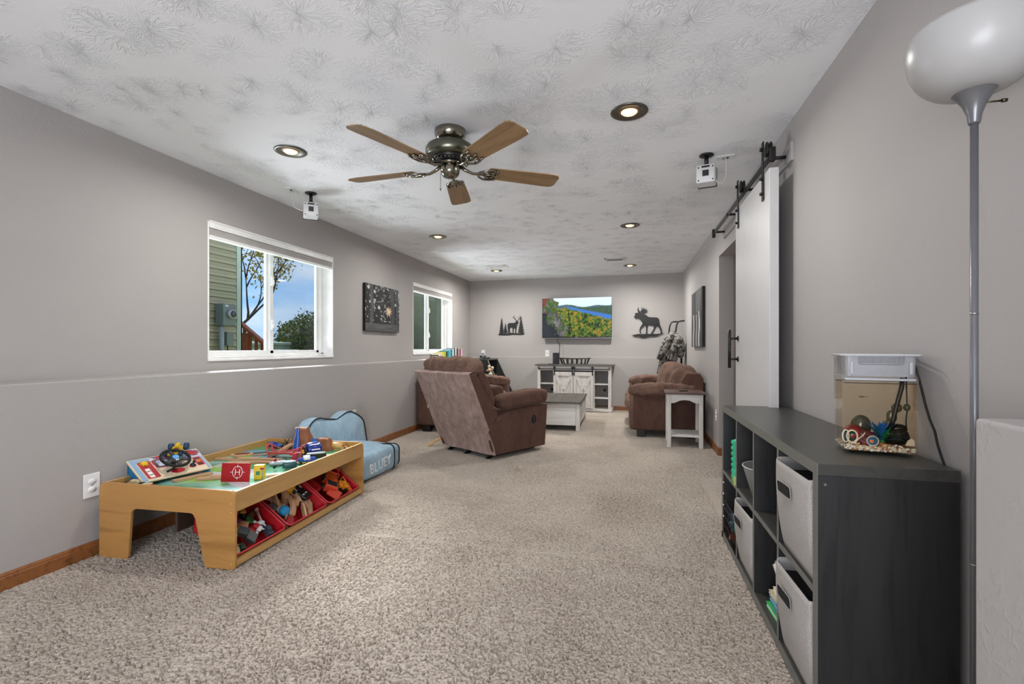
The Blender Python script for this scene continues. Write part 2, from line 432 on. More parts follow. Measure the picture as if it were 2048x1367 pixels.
# ------------------------------------------------------------------ room shell
def struct(name, fn, m, parent=None, bevel=0, loc=None, rot=None):
    b = MB(); fn(b); o = b.build(name, m, parent, loc, rot, bevel)
    if parent is None: o['kind'] = 'structure'
    return o
XL, XU, XR, H, LEDGE = -2.82, -3.069, .911, 2.44, .952
YB = -2.2
def tier(x0, x1, y0, y1, st, seed):
    """patch of carpet whose pile is real relief: tufts with narrow gaps between them"""
    nx, ny = int((x1 - x0) / st), int((y1 - y0) / st)
    X, Y = np.meshgrid(np.linspace(x0, x1, nx + 1), np.linspace(y0, y1, ny + 1))
    wx = fbm(X, Y, 71, 2, 40) - .5; wy = fbm(X, Y, 72, 2, 40) - .5
    n = fbm(X + wx * .016 + 20, Y + wy * .016 + 20, 73, 2, 155, .5); m = fbm(X + 40, Y + 40, 74, 3, 9)
    pit = np.clip((.49 - n) / .20, 0, 1)
    h = .003 * (n - .5) * 2 - .0175 * pit * (.75 + .5 * (m - .5)) + .0012 * (m - .5)
    e = np.minimum(np.minimum(X - x0, x1 - X), np.minimum(Y - y0, y1 - Y)); h = h * np.clip(e / .02, 0, 1) + .001
    co = np.stack([X, Y, h], -1).reshape(-1, 3); idx = np.arange((nx + 1) * (ny + 1)).reshape(ny + 1, nx + 1)
    f = np.stack([idx[:-1, :-1], idx[:-1, 1:], idx[1:, 1:], idx[1:, :-1]], -1).reshape(-1, 4)
    return co, f
def carpet():
    cs_, fs_, o = [], [], 0
    for a in ((XL, .60, 1.1, 2.6, .0034, 0), (XL, .60, 2.6, 4.4, .0052, 0), (XL, .95, 4.4, 9.1, .0088, 0)):
        c, f = tier(*a); cs_.append(c); fs_.append(f + o); o += len(c)
    for (x0, x1, y0, y1) in ((XL, .95, YB - .1, 1.1), (.60, .95, 1.1, 4.4), (.95, 2.3, YB - .1, 9.1), (-3.3, XL, YB - .1, 9.1), (-3.3, 2.3, 9.1, 9.4)):
        cs_.append(np.array([(x0, y0, 0), (x1, y0, 0), (x1, y1, 0), (x0, y1, 0)], float)); fs_.append(np.array([[0, 1, 2, 3]]) + o); o += 4
    co = np.concatenate(cs_); f = np.concatenate(fs_); me = bpy.data.meshes.new('floor')
    me.vertices.add(len(co)); me.vertices.foreach_set('co', co.ravel().astype(np.float32))
    me.loops.add(f.size); me.loops.foreach_set('vertex_index', f.ravel().astype(np.int32)); me.polygons.add(len(f))
    me.polygons.foreach_set('loop_start', (np.arange(len(f)) * 4).astype(np.int32)); me.polygons.foreach_set('loop_total', np.full(len(f), 4, dtype=np.int32))
    me.polygons.foreach_set('use_smooth', np.ones(len(f), bool)); me.update(); me.materials.append(M_CARPET)
    ob = bpy.data.objects.new('floor', me); COL.objects.link(ob); ob['kind'] = 'structure'
carpet()
struct('ceiling', lambda b: b.box(-3.3, 2.3, YB - .1, 9.4, H, H + .1), M_CEIL)
W1, W2, WZ = (2.952, 4.52), (6.469, 8.057), (1.03, 2.087)
XO = -3.25
def wl(b):
    b.box(XO, XU, YB, 9.3, 0, WZ[0]); b.box(XO, XU, YB, 9.3, WZ[1], H)
    for a, c in ((YB, W1[0]), (W1[1], W2[0]), (W2[1], 9.3)): b.box(XO, XU, a, c, WZ[0], WZ[1])
    b.box(XU, XL, YB, 9.3, 0, LEDGE, bev=.006)
struct('wall_left', wl, M_WALL)
ba = math.atan2(8.855 - 9.05, .911 + 3.069)
def wb(b):
    b.box(-.4, 4.6, 0, .2, 0, H); b.box(-.4, 4.6, -.06, .01, 0, LEDGE, bev=.005)
struct('wall_back', wb, M_WALL, loc=(-3.069, 9.05, 0), rot=(0, 0, ba))
DO = (4.15, 5.385, 2.078)
def wr_(b):
    b.box(XR, XR + .14, YB, DO[0], 0, H); b.box(XR, XR + .14, DO[1], 9.2, 0, H); b.box(XR, XR + .14, DO[0], DO[1], DO[2], H)
struct('wall_right', wr_, M_WALL)
struct('wall_rear', lambda b: b.box(XO, XR + .14, YB - .12, YB, 0, H), M_WALL)
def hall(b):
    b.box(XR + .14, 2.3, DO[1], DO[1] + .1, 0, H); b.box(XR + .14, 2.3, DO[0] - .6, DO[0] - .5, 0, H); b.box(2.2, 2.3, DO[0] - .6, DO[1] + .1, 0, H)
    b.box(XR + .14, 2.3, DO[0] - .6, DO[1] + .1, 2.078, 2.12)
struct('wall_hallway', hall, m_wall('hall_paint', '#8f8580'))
# knee wall beside the stairs, right foreground
def kw(b): b.box(.6635, XR + .05, -.6, 1.141, 0, .985, bev=.008, seg=3)
struct('wall_knee', kw, M_WALL)

def base_prof(b, L, M):
    """profiled skirting of length L along local x, thickness towards -y"""
    P = [(0, 0), (-.013, 0), (-.013, .058), (-.010, .064), (-.010, .070), (-.006, .078), (0, .080)]
    vs_ = []
    for x in (0, L): vs_.append([b.bm.verts.new((x, y, z)) for y, z in P])
    A, B_ = vs_
    for i in range(len(P)):
        j = (i + 1) % len(P); b.bm.faces.new((A[i], A[j], B_[j], B_[i]))
    b.bm.faces.new(A[::-1]); b.bm.faces.new(B_)
    b._fin(A + B_, M)
def bb(name, p0, p1, side):
    d = Vector(p1) - Vector(p0)
    struct(name, lambda b: base_prof(b, d.length, Matrix()), M_OAKX, loc=(p0[0], p0[1], 0), rot=(0, 0, math.atan2(d.y, d.x)))
bb('baseboard_left', (XL, 8.9), (XL, YB), 0)
d_ = Vector((math.cos(ba), math.sin(ba)))
bb('baseboard_back', (XU + .06 * math.sin(ba), 9.05 - .06), (XR, 9.05 - .06 + math.sin(ba) * 3.98), 0)
for o in (bpy.data.objects['baseboard_left'],): o.rotation_euler = (0, 0, R(90)); o.location = (XL, YB, 0); o.scale = (1, 1, 1)
bb('baseboard_right', (XR, 8.8), (XR, DO[1] - .0), 0)
struct('baseboard_jamb', lambda b: (base_prof(b, .14, Matrix())), M_OAKX, loc=(XR - .013, DO[1], 0))
# the left run must face +x : mirrored profile
def fix(name, length, M):
    o = bpy.data.objects[name]; b = MB(); base_prof(b, length, Matrix()); bmesh.ops.recalc_face_normals(b.bm, faces=b.bm.faces[:])
    b.bm.to_mesh(o.data); b.bm.free(); o.location = (0, 0, 0); o.rotation_euler = (0, 0, 0); o.data.transform(M)
fix('baseboard_left', 8.9 - YB, Matrix.Translation((XL, YB, 0)) @ rz(R(90)))
fix('baseboard_right', 8.8 - DO[1], Matrix.Translation((XR, 8.8, 0)) @ rz(R(-90)))

# ------------------------------------------------------------------ windows
def window(n, y0, y1, shade_label):
    w = thing('window_%d' % n, None, None, (XU, (y0 + y1) / 2, WZ[0])); w['kind'] = 'structure'
    hw = (y1 - y0) / 2; hh = WZ[1] - WZ[0]; xo = -.131
    def lining(b):   # white painted reveal and stool
        b.box(-.17, .004, -hw, -hw + .012, 0, hh); b.box(-.17, .004, hw - .012, hw, 0, hh); b.box(-.17, .004, -hw, hw, hh - .012, hh); b.box(-.17, .010, -hw - .0, hw + .0, -.008, .010)
    part('reveal_lining', lining, M_WHITE, w, .002)
    def fr(b):
        b.box(xo - .05, xo + .02, -hw, -hw + .045, 0, hh); b.box(xo - .05, xo + .02, hw - .045, hw, 0, hh)
        b.box(xo - .05, xo + .02, -hw, hw, 0, .045); b.box(xo - .05, xo + .02, -hw, hw, hh - .045, hh)
        b.box(xo - .01, xo + .032, -hw, hw, .012, .030)
    part('window_frame', fr, M_VINYL, w, .003)
    def sash(b, a, c, x, t=.042):
        b.box(x - .015, x + .013, a, a + t, .04, hh - .04); b.box(x - .015, x + .013, c - t, c, .04, hh - .04)
        b.box(x - .015, x + .013, a, c, .04, .04 + t * .75); b.box(x - .015, x + .013, a, c, hh - .04 - t * .75, hh - .04)
    s1 = part('sash', lambda b: sash(b, -hw + .03, .035, xo + .006), M_VINYL, w, .003)
    s2 = part('sash', lambda b: sash(b, -.02, hw - .04, xo - .026), M_VINYL, w, .003)
    part('pane', lambda b: b.box(xo + .004, xo + .008, -hw + .07, -.005, .07, hh - .07), M_GLASS, s1)
    part('pane', lambda b: b.box(xo - .028, xo - .024, .02, hw - .08, .07, hh - .07), M_GLASS, s2)
    def latch(b, z):
        b.box(xo + .018, xo + .040, -.006, .022, z - .045, z + .045, bev=.006); b.box(xo + .030, xo + .050, .000, .016, z - .03, z + .012, bev=.004)
    for z in (.30, .70): part('latch', lambda b: latch(b, z), M_VINYL, s1)
    part('insect_screen', lambda b: b.box(xo - .047, xo - .045, -.0, hw - .03, .04, hh - .04), M_SCREEN, w)
    sh = thing('cellular_shade', shade_label, 'window shade', (XU, (y0 + y1) / 2, WZ[1]))
    part('headrail', lambda b: b.box(-.052, .006, -hw + .014, hw - .014, -.058, -.013, bev=.004), M_VINYL, sh)
    def pleats(b):
        for i in range(5): b.box(-.044, -.002, -hw + .018, hw - .018, -.070 - .0095 * i, -.0615 - .0095 * i, bev=.003, seg=1)
    part('pleated_fabric', pleats, mat('shade_fabric', '#bdb9b5', .9), sh)
    part('bottom_rail', lambda b: b.box(-.050, .004, -hw + .016, hw - .016, -.132, -.110, bev=.005), M_VINYL, sh)
    return w
window(1, *W1, 'raised white cellular shade at the top of the larger window, with neighbour siding behind')
window(2, *W2, 'raised white cellular shade at the top of the far window near the corner')

# barn door and its hardware
dr = thing('door_1', 'white sliding barn door hanging beside the doorway', 'door', (.805, 3.475, .02)); dr['kind'] = 'structure'
def slab(b):
    b.box(-.018, .018, -.455, .455, 0, 2.13)
    for a, c in ((-.455, -.345), (.345, .455)): b.box(-.026, .026, a, c, 0, 2.13)
    for a, c in ((0, .16), (1.02, 1.15), (2.0, 2.13)): b.box(-.0255, .0255, -.345, .345, a, c)
b_ = MB(); b_.box(-.025, .025, -.455, .395, 0, 2.135, bev=.003); b_.build('door_slab', M_DOOR, dr)
part('door_edge_strip', lambda b: b.box(-.022, .022, .398, .458, 0, 2.135, bev=.003), M_DOOR, dr)
def hnd(b):
    b.cyl((-.085, .355, .955), (-.085, .355, 1.235), .011, n=14)
    for z in (1.02, 1.172):
        b.cyl((-.085, .355, z), (-.026, .355, z), .008, n=12); b.cyl((-.031, .355, z), (-.025, .355, z), .02, n=16)
part('handle', hnd, M_HANDLEB, dr)
for y in (-.335, .345):
    def strap(b):
        b.box(-.034, -.028, y - .02, y + .02, 1.98, 2.33, bev=.002)
        for z in (2.02, 2.11): b.cyl((-.028, y, z), (-.048, y, z), .011, .009, n=12)
        b.cyl((-.034, y, 2.285), (-.046, y, 2.285), .012, n=12)
    part('hanger_strap', strap, M_HANDLEB, dr)
    def whl(b):
        b.lathe([(0, -.013), (.045, -.013), (.045, -.007), (.036, -.004), (.036, .004), (.045, .007), (.045, .013), (0, .013)], n=28, M=T(-.001, y, 2.282) @ ry(PI / 2))
    part('hanger_wheel', whl, M_HANDLEB, dr)
rl = thing('barn_door_rail', 'long black steel barn door rail fixed high on the wall', 'rail', (.855, 4.0, 2.222))
part('rail_bar', lambda b: b.box(-.0535, -.0475, -.965, 1.08, 0, .04, bev=.001), M_HANDLEB, rl)
for y in (-.88, -.3, .35, .98):
    part('standoff', lambda b: (b.cyl((-.0475, y, .02), (.056, y, .02), .010, n=14), b.cyl((-.060, y, .02), (-.0535, y, .02), .014, n=6)), M_HANDLEB, rl)
for y in (-.945, 1.04):
    part('end_stop', lambda b: (b.box(-.066, -.036, y - .018, y + .018, -.02, .06, bev=.004), b.cyl((-.05, y - .028 * (1 if y > 0 else -1), .045), (-.05, y, .045), .012, n=12)), M_HANDLEB, rl)
part('header_board', lambda b: b.box(.038, .056, -.97, 1.06, -.03, .075, bev=.002), M_WALL, rl)

# electrical plates
def outlet(label, loc, rz_, kind='outlet', w=.072, h=.118):
    t = thing('wall_outlet' if kind == 'outlet' else 'light_switch', label, kind, loc, rz_)
    part('cover_plate', lambda b: b.box(-w / 2, w / 2, -.006, 0, -h / 2, h / 2, bev=.003), M_PLASTICW, t)
    if kind == 'outlet':
        for z in (-.021, .021):
            part('socket_cap', lambda b: b.lathe([(0, .005), (.0155, .005), (.017, 0)], n=20, M=T(0, -.006, z) @ rx(PI / 2) @ Matrix.Diagonal((1.15, .95, 1, 1))), mat('outlet_cap', '#dcdcdc', .4), t)
        part('screw', lambda b: b.cyl((0, -.006, 0), (0, -.0075, 0), .003, n=8), M_STEEL, t)
    else: part('toggle', lambda b: b.box(-.005, .005, -.016, -.004, -.012, .012, bev=.002), mat('toggle_grey', '#77726c', .5), t)
    return t
outlet('white wall outlet with two safety caps beside the play table', (XL, 1.977, .382), R(90), w=.082, h=.128)
outlet('white wall outlet above the blue plush seat', (XL, 4.518, .41), R(90))
outlet('white switch plate on the back wall near the corner, above the small toy car', (-2.79, 9.036, 1.022), ba, 'switch plate')
outlet('white switch plate on the back wall left of the speaker', (-1.506, 8.973, 1.022), ba, 'switch plate')
outlet('white plate on the back wall half hidden by the hanging coat', (.62, 8.869, 1.05), ba, 'outlet')
outlet('white outlet low on the right wall beside the doorway', (XR, 5.55, .40), R(-90))

# ceiling lights
M_BULB = NT('lit_bulb'); M_BULB.b.inputs['Emission Color'].default_value = (1, .68, .34, 1); M_BULB.b.inputs['Emission Strength'].default_value = 1.6; M_BULB.col((1, .8, .6, 1)); M_BULB = M_BULB.m
M_CANTRIM = mat('brushed_nickel_trim', '#6f6c66', .35, 1)
M_CANIN = mat('can_inside', '#8a6a48', .5)
LP = [(-2.203, 2.77, 'nearest left'), (0.0, 2.755, 'nearest right'), (-2.2, 5.31, 'middle left'), (.006, 5.31, 'middle right'), (-2.2, 7.89, 'far left'), (.01, 7.885, 'far right')]
LLAB = ['lit recessed ceiling light left of the fan, beside the left ceiling speaker', 'lit recessed ceiling light right of the fan, the largest in view', 'lit recessed ceiling light behind the fan on the window side', 'lit recessed ceiling light behind the fan on the doorway side',
        'lit recessed ceiling light beyond the plain vent near the window-side corner', 'lit recessed ceiling light beyond the dark slotted vent, nearest the television']
for (x, y, s_), lb in zip(LP, LLAB):
    t = thing('recessed_light', lb, 'ceiling light', (x, y, H), group='recessed ceiling lights')
    part('trim_ring', lambda b: b.lathe([(.101, 0), (.103, -.004), (.098, -.008), (.088, -.009), (.072, -.005), (.060, -.0015), (.055, 0)], n=40), M_CANTRIM, t)
    part('baffle', lambda b: b.lathe([(.060, -.002), (.056, .0), (.050, -.004), (.0, -.004)], n=32), M_CANIN, t)
    part('bulb', lambda b: b.lathe([(0, -.018), (.020, -.0165), (.036, -.012), (.044, -.005), (.046, -.003)], n=28), M_BULB, t)
    lamp('ceiling_lamp', 'AREA', (x, y, H - .03), 12 if y < 7 else 27, (1, .985, .95), size=.12, target=(x, y, 0), spread=170)
# vents
def vent(x, y, lb, dark):
    t = thing('ceiling_vent', lb, 'vent', (x, y, H), group='ceiling vents')
    part('frame', lambda b: [b.box(-.15, .15, s * .10 - .02, s * .10 + .02, -.008, 0, bev=.002) for s in (-1, 1)] + [b.box(s * .135 - .02, s * .135 + .02, -.12, .12, -.008, 0, bev=.002) for s in (-1, 1)], M_WHITE, t)
    part('backing', lambda b: b.box(-.13, .13, -.09, .09, -.002, 0), mat('vent_dark' if dark else 'vent_light', '#4c4c4c' if dark else '#b0b0ae', .7), t)
    for i in range(6): part('slat', lambda b: b.box(-.12, .12, -.075 + i * .03 - .007, -.075 + i * .03 + .007, -.007, -.002), M_WHITE if not dark else mat('vent_slat', '#9a9a98', .5), t)
vent(-2.06, 7.48, 'white slotted ceiling vent near the far left recessed light', False)
vent(-.21, 7.30, 'ceiling vent with dark slots near the far right recessed light', True)
# ------------------------------------------------------------------ ceiling fan
fan = thing('ceiling_fan', 'five blade ceiling fan with walnut blades and dark polished metal motor', 'ceiling fan', (-1.055, 2.74, H))
part('canopy', lambda b: b.lathe([(0, 0), (.094, 0), (.096, -.012), (.094, -.030), (.086, -.050), (.072, -.064), (.060, -.068), (.056, -.085), (0, -.085)], n=44), M_NICKEL, fan)
part('motor_housing', lambda b: b.lathe([(0, -.070), (.060, -.074), (.110, -.084), (.138, -.100), (.148, -.118), (.149, -.140), (.144, -.158), (.140, -.162), (.134, -.166), (.120, -.172), (.0, -.172)], n=56), mat('satin_bronze', '#6f6f62', .3, 1, var=.04), fan)
def ventring(b):
    for i in range(30):
        a = 2 * PI * i / 30; M = rz(a) @ T(.098, 0, -.184) @ ry(R(40))
        b.box(-.022, .022, -.0035, .0035, -.004, .004, bev=.001, seg=1, M=M)
part('vent_fins', ventring, M_NICKEL, fan)
part('vent_core', lambda b: b.lathe([(0, -.165), (.118, -.168), (.085, -.190), (.070, -.200), (0, -.200)], n=40), M_BLACKP, fan)
part('flywheel', lambda b: b.lathe([(0, -.196), (.072, -.198), (.078, -.206), (.074, -.214), (.0, -.214)], n=40), M_NICKEL, fan)
part('switch_cup', lambda b: b.lathe([(0, -.212), (.054, -.214), (.058, -.224), (.058, -.250), (.054, -.268), (.040, -.282), (.018, -.288), (0, -.289)], n=44), M_NICKEL, fan)
part('pull_chain', lambda b: [b.sph((-.045 , -.045, -.275 - .006 * i), .0026, n=6) for i in range(14)] + [b.cyl((-.045, -.045, -.36), (-.045, -.045, -.375), .005, .003, n=8)], M_NICKEL, fan)
BR = -.232
for k_ in range(5):
    ang = R(-112 + 72 * k_)
    M = rz(ang)
    Tl = M @ T(0, 0, BR) @ rx(R(-11))
    def blade(b):
        P = [(.235, -.052), (.250, -.060), (.62, -.073), (.672, -.072), (.690, -.060), (.700, -.040), (.700, .040), (.690, .060), (.672, .072), (.62, .073), (.250, .060), (.235, .052)]
        b.prism(P, .006, M=T(0, 0, -.003))
    o = part('fan_blade', blade, M_BLADE, fan, .001); o.matrix_local = Tl
    part('blade_top', lambda b: b.prism([(.236, -.052), (.62, -.0725), (.690, -.06), (.6995, 0), (.690, .06), (.62, .0725), (.236, .052)], .001), mat('blade_upper_dark', '#2b2622', .5), o, loc=(0, 0, .0031))
    def iron(b):
        b.tube([(.062, 0, .022), (.10, 0, .004), (.14, 0, -.010), (.18, 0, -.010), (.215, 0, -.006)], .009, n=8, rr=[.010, .011, .009, .009, .010])
        for s in (-1, 1):
            b.tube([(.165, 0, -.010), (.185, s * .028, -.011), (.215, s * .050, -.011), (.255, s * .054, -.008), (.285, s * .046, -.006)], .0065, n=8)
            b.tube([(.195, 0, -.008), (.225, s * .020, -.009), (.262, s * .024, -.007)], .005, n=6)
            b.tube([(.215, s * .050, -.010), (.235, s * .030, -.009), (.262, s * .024, -.007)], .0045, n=6)
            b.sph((.287, s * .046, -.006), .009, n=10); b.sph((.265, s * .024, -.007), .008, n=10)
        b.tube([(.215, 0, -.008), (.290, 0, -.006)], .006, n=6); b.sph((.292, 0, -.006), .009, n=10)
    o = part('blade_iron', iron, M_NICKEL, fan); o.matrix_local = Tl @ T(0, 0, -.004)

# ------------------------------------------------------------------ small ceiling speakers
def speaker(loc, rz_, lb, dz):
    t = thing('ceiling_speaker', lb, 'speaker', loc, rz_, group=None)
    part('mount_plate', lambda b: b.lathe([(0, 0), (.046, 0), (.048, -.006), (.040, -.012), (0, -.012)], n=28), M_BLACKP, t)
    part('mount_stem', lambda b: (b.cyl((0, 0, -.01), (0, 0, -dz), .014, n=16), b.box(-.024, .024, -.024, .024, -dz - .008, -dz + .006, bev=.003)), M_BLACKP, t)
    def cab(b):
        P = [(-.058, .01), (.052, .01), (.062, .0), (.062, -.055), (.030, -.100), (-.040, -.105), (-.066, -.105), (-.066, 0)]
        b.box(-.060, .060, -.055, .060, -dz - .128, -dz - .004, bev=.012, seg=3)
    c = part('cabinet', cab, mat('speaker_shell', '#cfcfcf', .45), t)
    part('grille', lambda b: b.box(-.062, .062, .058, .078, -dz - .130, -dz - .002, bev=.004), mat('speaker_grille', '#4a4a4a', .8), t)
    part('socket_plate', lambda b: b.box(-.020, .020, -.058, -.054, -dz - .085, -dz - .045, bev=.001), M_BLACKP, t)
    part('label_strip', lambda b: b.box(-.026, .026, -.057, -.054, -dz - .028, -dz - .016, bev=.001), M_BLACKP, t)
    for x in (-.045, .045):
        for z in (-.025, -.112): part('screw', lambda b: b.cyl((x, -.054, -dz + z), (x, -.058, -dz + z), .005, n=10), M_BLACKP, t)
    return t
speaker((.512, 3.50, H), R(-14), 'pale speaker hanging from the ceiling near the barn door rail', .075)
speaker((-2.630, 3.56, H), R(38), 'pale speaker hanging from the ceiling above the larger window', .085)
def cover(loc, rz_, lb):
    t = thing('ceiling_cable_plate', lb, 'cable plate', loc, rz_)
    part('cover_plate', lambda b: b.box(-.036, .036, -.058, .058, -.005, 0, bev=.002), M_PLASTICW, t)
    for y in (-.014, .014): part('jack', lambda b: b.cyl((0, y, -.004), (0, y, -.010), .008, n=14), M_STEEL if y > 0 else M_BLACKP, t)
cover((.645, 3.57, H), R(80), 'white jack plate on the ceiling feeding the speaker near the barn door rail')
cover((-2.735, 3.45, H), R(20), 'white jack plate on the ceiling feeding the speaker above the larger window')
one('speaker_wire', lambda b: b.tube([(.645, 3.565, 2.43), (.648, 3.558, 2.38), (.643, 3.548, 2.30), (.625, 3.53, 2.255), (.600, 3.515, 2.242), (.578, 3.503, 2.255), (.566, 3.49, 2.29)], .0028, n=6), M_PLASTICW, 'thin white wire drooping from a jack plate to the speaker near the barn door rail', 'wire')
one('speaker_wire', lambda b: b.tube([(-2.735, 3.46, 2.435), (-2.75, 3.48, 2.39), (-2.765, 3.51, 2.34), (-2.755, 3.53, 2.31), (-2.72, 3.55, 2.295), (-2.69, 3.56, 2.30)], .0028, n=6), M_PLASTICW, 'thin white wire drooping from a jack plate to the speaker above the larger window', 'wire')

# ------------------------------------------------------------------ play table
PT = (-2.777, 1.985); PR = R(2.4); Wt, Lt, Ht = .845, 1.30, .400
tab = thing('play_table', 'maple laminate train table with green printed top and red bins below', 'play table', (*PT, 0), PR)
def endpanel(b):
    P = []
    def arc(cx, cy, r, a0, a1, n=6): P.extend([(cx + r * math.cos(R(a0 + (a1 - a0) * i / n)), cy + r * math.sin(R(a0 + (a1 - a0) * i / n))) for i in range(n + 1)])
    arc(.035, Ht - .035, .035, 180, 90); P2 = []
    arc(Wt - .035, Ht - .035, .035, 90, 0)
    arc(Wt - .018, .018, .018, 0, -90)
    P.append((.678, 0)); P.append((.664, .012))
    arc(.575, .235, .036, 0, 90); arc(.245, .235, .036, 90, 180)
    P.append((.190, .012)); P.append((.178, 0)); arc(.015, .015, .015, 270, 180)
    b.prism(P, .016, M=rx(PI / 2) @ T(0, 0, -.016))
for y, nm in ((0, 0), (Lt - .016, 1)):
    e_ = part('end_panel', endpanel, M_MAPLE, tab, .002, loc=(0, y, 0))
    for x in (.022, Wt - .022):
        for z in (.335, .36 if False else .29, .03): part('screw_cap', lambda b: b.cyl((x, .0, z), (x, -.0012, z), .003, n=8), M_MAPLE_EDGE, e_)
def edge_trim(b):
    pass
for x in (.004, Wt - .018):
    part('side_rail', lambda b: b.box(x, x + .014, .016, Lt - .016, .290, .392, bev=.002), M_MAPLEY, tab)
    part('rail_edge', lambda b: b.box(x - .0005, x + .0145, .016, Lt - .016, .3915, .394), M_MAPLE_EDGE, tab)
for x, y in ((Wt - .003, .33), (Wt - .003, .36), (Wt - .003, .72), (Wt - .003, .98)):
    pass
def tabprint(U, V):
    a = fbm(U * 1.0, V * 1.5, 3, 5, 5); c = C3('#3c8a62')[None, None] * (1 - a[..., None]) * 1.1 + C3('#57a07a')[None, None] * a[..., None]
    m = fbm(U, V * 1.5, 11, 4, 3); k = np.clip((m - .56) * 9, 0, 1)[..., None]; c = c * (1 - k) + C3('#8ec24f') * k
    m = fbm(U, V * 1.5, 21, 3, 2.4); k = np.clip((m - .60) * 12, 0, 1)[..., None]; c = c * (1 - k) + C3('#8fc4bc') * k
    # pale roads and a round helipad
    road = np.abs(V * 1.27 - (.33 + .10 * np.sin(U * 5.0))) < .045; c[road] = C3('#c9cdd2')
    road = np.abs(U * .81 - (.20 + .05 * np.sin(V * 9))) < .030; road &= V > .45; c[road] = C3('#b9c4c0')
    d = np.hypot(U * .81 - .44, V * 1.27 - .48); c[(d < .10)] = C3('#c3c8cc'); c[(d < .10) & (d > .092)] = C3('#ececec')
    river = np.abs(V * 1.27 - (.92 + .12 * np.sin(U * 6 + 1))) < .05; c[river] = C3('#5d9fc0')
    return c
part('play_board', lambda b: b.box(.018, Wt - .018, .016, Lt - .016, .333, .345), M_MAPLEY, tab)
print_sheet('printed_mat', Wt - .036, Lt - .032, 150, 230, tabprint, vcol_mat('play_board_print', .22, 0, .5), tab, T(.018, .016, .3455))
part('bottom_rail', lambda b: b.box(Wt - .035, Wt - .004, .016, Lt - .016, .012, .045, bev=.003), M_MAPLEY, tab)
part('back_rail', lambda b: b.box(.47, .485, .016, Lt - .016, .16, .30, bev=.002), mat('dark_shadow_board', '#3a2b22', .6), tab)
part('label_sticker', lambda b: b.box(.60, .69, Lt - .0172, Lt - .0160, .245, .285), mat('sticker', '#a99c88', .4), tab)
part('label_sticker', lambda b: b.box(.62, .68, Lt - .0172, Lt - .0160, .195, .215), mat('sticker', '#a99c88', .4), tab)
TM = Matrix.Translation((*PT, 0)) @ rz(PR)
def tw(x, y, z=.346): return TM @ Vector((x, y, z))

# red bins : tilted so that their open side looks at the room
M_RED = mat('red_bin_plastic', '#a81420', .32, var=.05)
M_REDRIM = mat('red_bin_rim', '#cf3a44', .35, var=.03)
BT = R(37)
def bin_frame(yc): return TM @ T(.826, yc, .056) @ ry(BT) @ T(0, 0, -BH)
# local: -x goes to the back and up, z is the bin's own up ; bin is .36 deep .40 wide .15 high
BD, BW, BH = .335, .408, .088
def make_bin(yc, lb):
    t = thing('toy_bin', lb, 'storage bin', (0, 0, 0), group='red bins under the play table'); t.matrix_world = bin_frame(yc)
    def shell(b):
        o_, i_ = [], []
        for z, ins in ((0, .030), (BH, .006)): o_.append([(x, y, z) for x, y in rrect(BD - ins * 2, BW - ins * 2, .03, 4, -BD / 2, 0)])
        for z, ins in ((.004, .034), (BH, .010)): i_.append([(x, y, z) for x, y in rrect(BD - ins * 2, BW - ins * 2, .027, 4, -BD / 2, 0)])
        R_ = [[b.bm.verts.new(p) for p in r] for r in (o_[0], o_[1], i_[1], i_[0])]
        n = len(R_[0])
        for a in range(3):
            for i in range(n): b.bm.faces.new((R_[a][i], R_[a][(i + 1) % n], R_[a + 1][(i + 1) % n], R_[a + 1][i]))
        b.bm.faces.new(R_[0][::-1]); b.bm.faces.new(R_[3])
    o = part('bin_body', shell, M_RED, t)
    P = [(x, y, BH) for x, y in rrect(BD - .010, BW - .010, .03, 5, -BD / 2, 0)]
    part('bin_rim', lambda b: b.tube(P, .0055, n=6, closed=True), M_REDRIM, t)
    return t
BY = (.228, .650, 1.070)
for y in (.439, .860):
    o = part('bin_divider', lambda b: b.box(-BD + .01, .0, -.004, .004, BH - .035, BH - .002), mat('dark_divider', '#5a3a22', .5), tab); o.matrix_local = T(.826, y, .056) @ ry(BT) @ T(0, 0, -BH)
make_bin(BY[0], 'red plastic bin nearest the front end of the play table, full of small toys')
make_bin(BY[1], 'red plastic bin in the middle under the play table, holding wooden tracks and two balls')
make_bin(BY[2], 'red plastic bin nearest the blue plush seat, holding an orange toy truck')

# ------------------------------------------------------------------ toy builders
def trk(L=.17, curve=0, up=0):
    def f(b):
        n = 10 if (curve or up) else 1
        def pt(s, w, z):
            y = (s - .5) * L
            if curve:
                r = 1 / curve; a = y / r; return ((r - (r - w) * math.cos(a)) if False else r - (r - w) * math.cos(a), (r - w) * math.sin(a), z + up * s * s * (3 - 2 * s))
            return (w, y, z + up * s * s * (3 - 2 * s))
        prof = [(-.020, 0), (.020, 0), (.020, .012), (.0155, .012), (.0155, .009), (.0105, .009), (.0105, .012), (-.0105, .012), (-.0105, .009), (-.0155, .009), (-.0155, .012), (-.020, .012)]
        rings = [[b.bm.verts.new(pt(i / n, w, z)) for w, z in prof] for i in range(n + 1)]
        m = len(prof)
        for i in range(n):
            for j in range(m): b.bm.faces.new((rings[i][j], rings[i][(j + 1) % m], rings[i + 1][(j + 1) % m], rings[i + 1][j]))
        b.bm.faces.new(rings[0][::-1]); b.bm.faces.new(rings[-1])
        e = pt(1, 0, 0); dx = Vector(pt(1, 0, 0)) - Vector(pt(.95, 0, 0)); a = math.atan2(dx.y, dx.x)
        b.cyl((e[0] + math.cos(a) * .012, e[1] + math.sin(a) * .012, e[2] + .001), (e[0] + math.cos(a) * .012, e[1] + math.sin(a) * .012, e[2] + .011), .006, n=12)
        b.box(-.002, .012, -.003, .003, e[2] + .001, e[2] + .011, M=T(e[0], e[1], 0) @ rz(a))
    return f
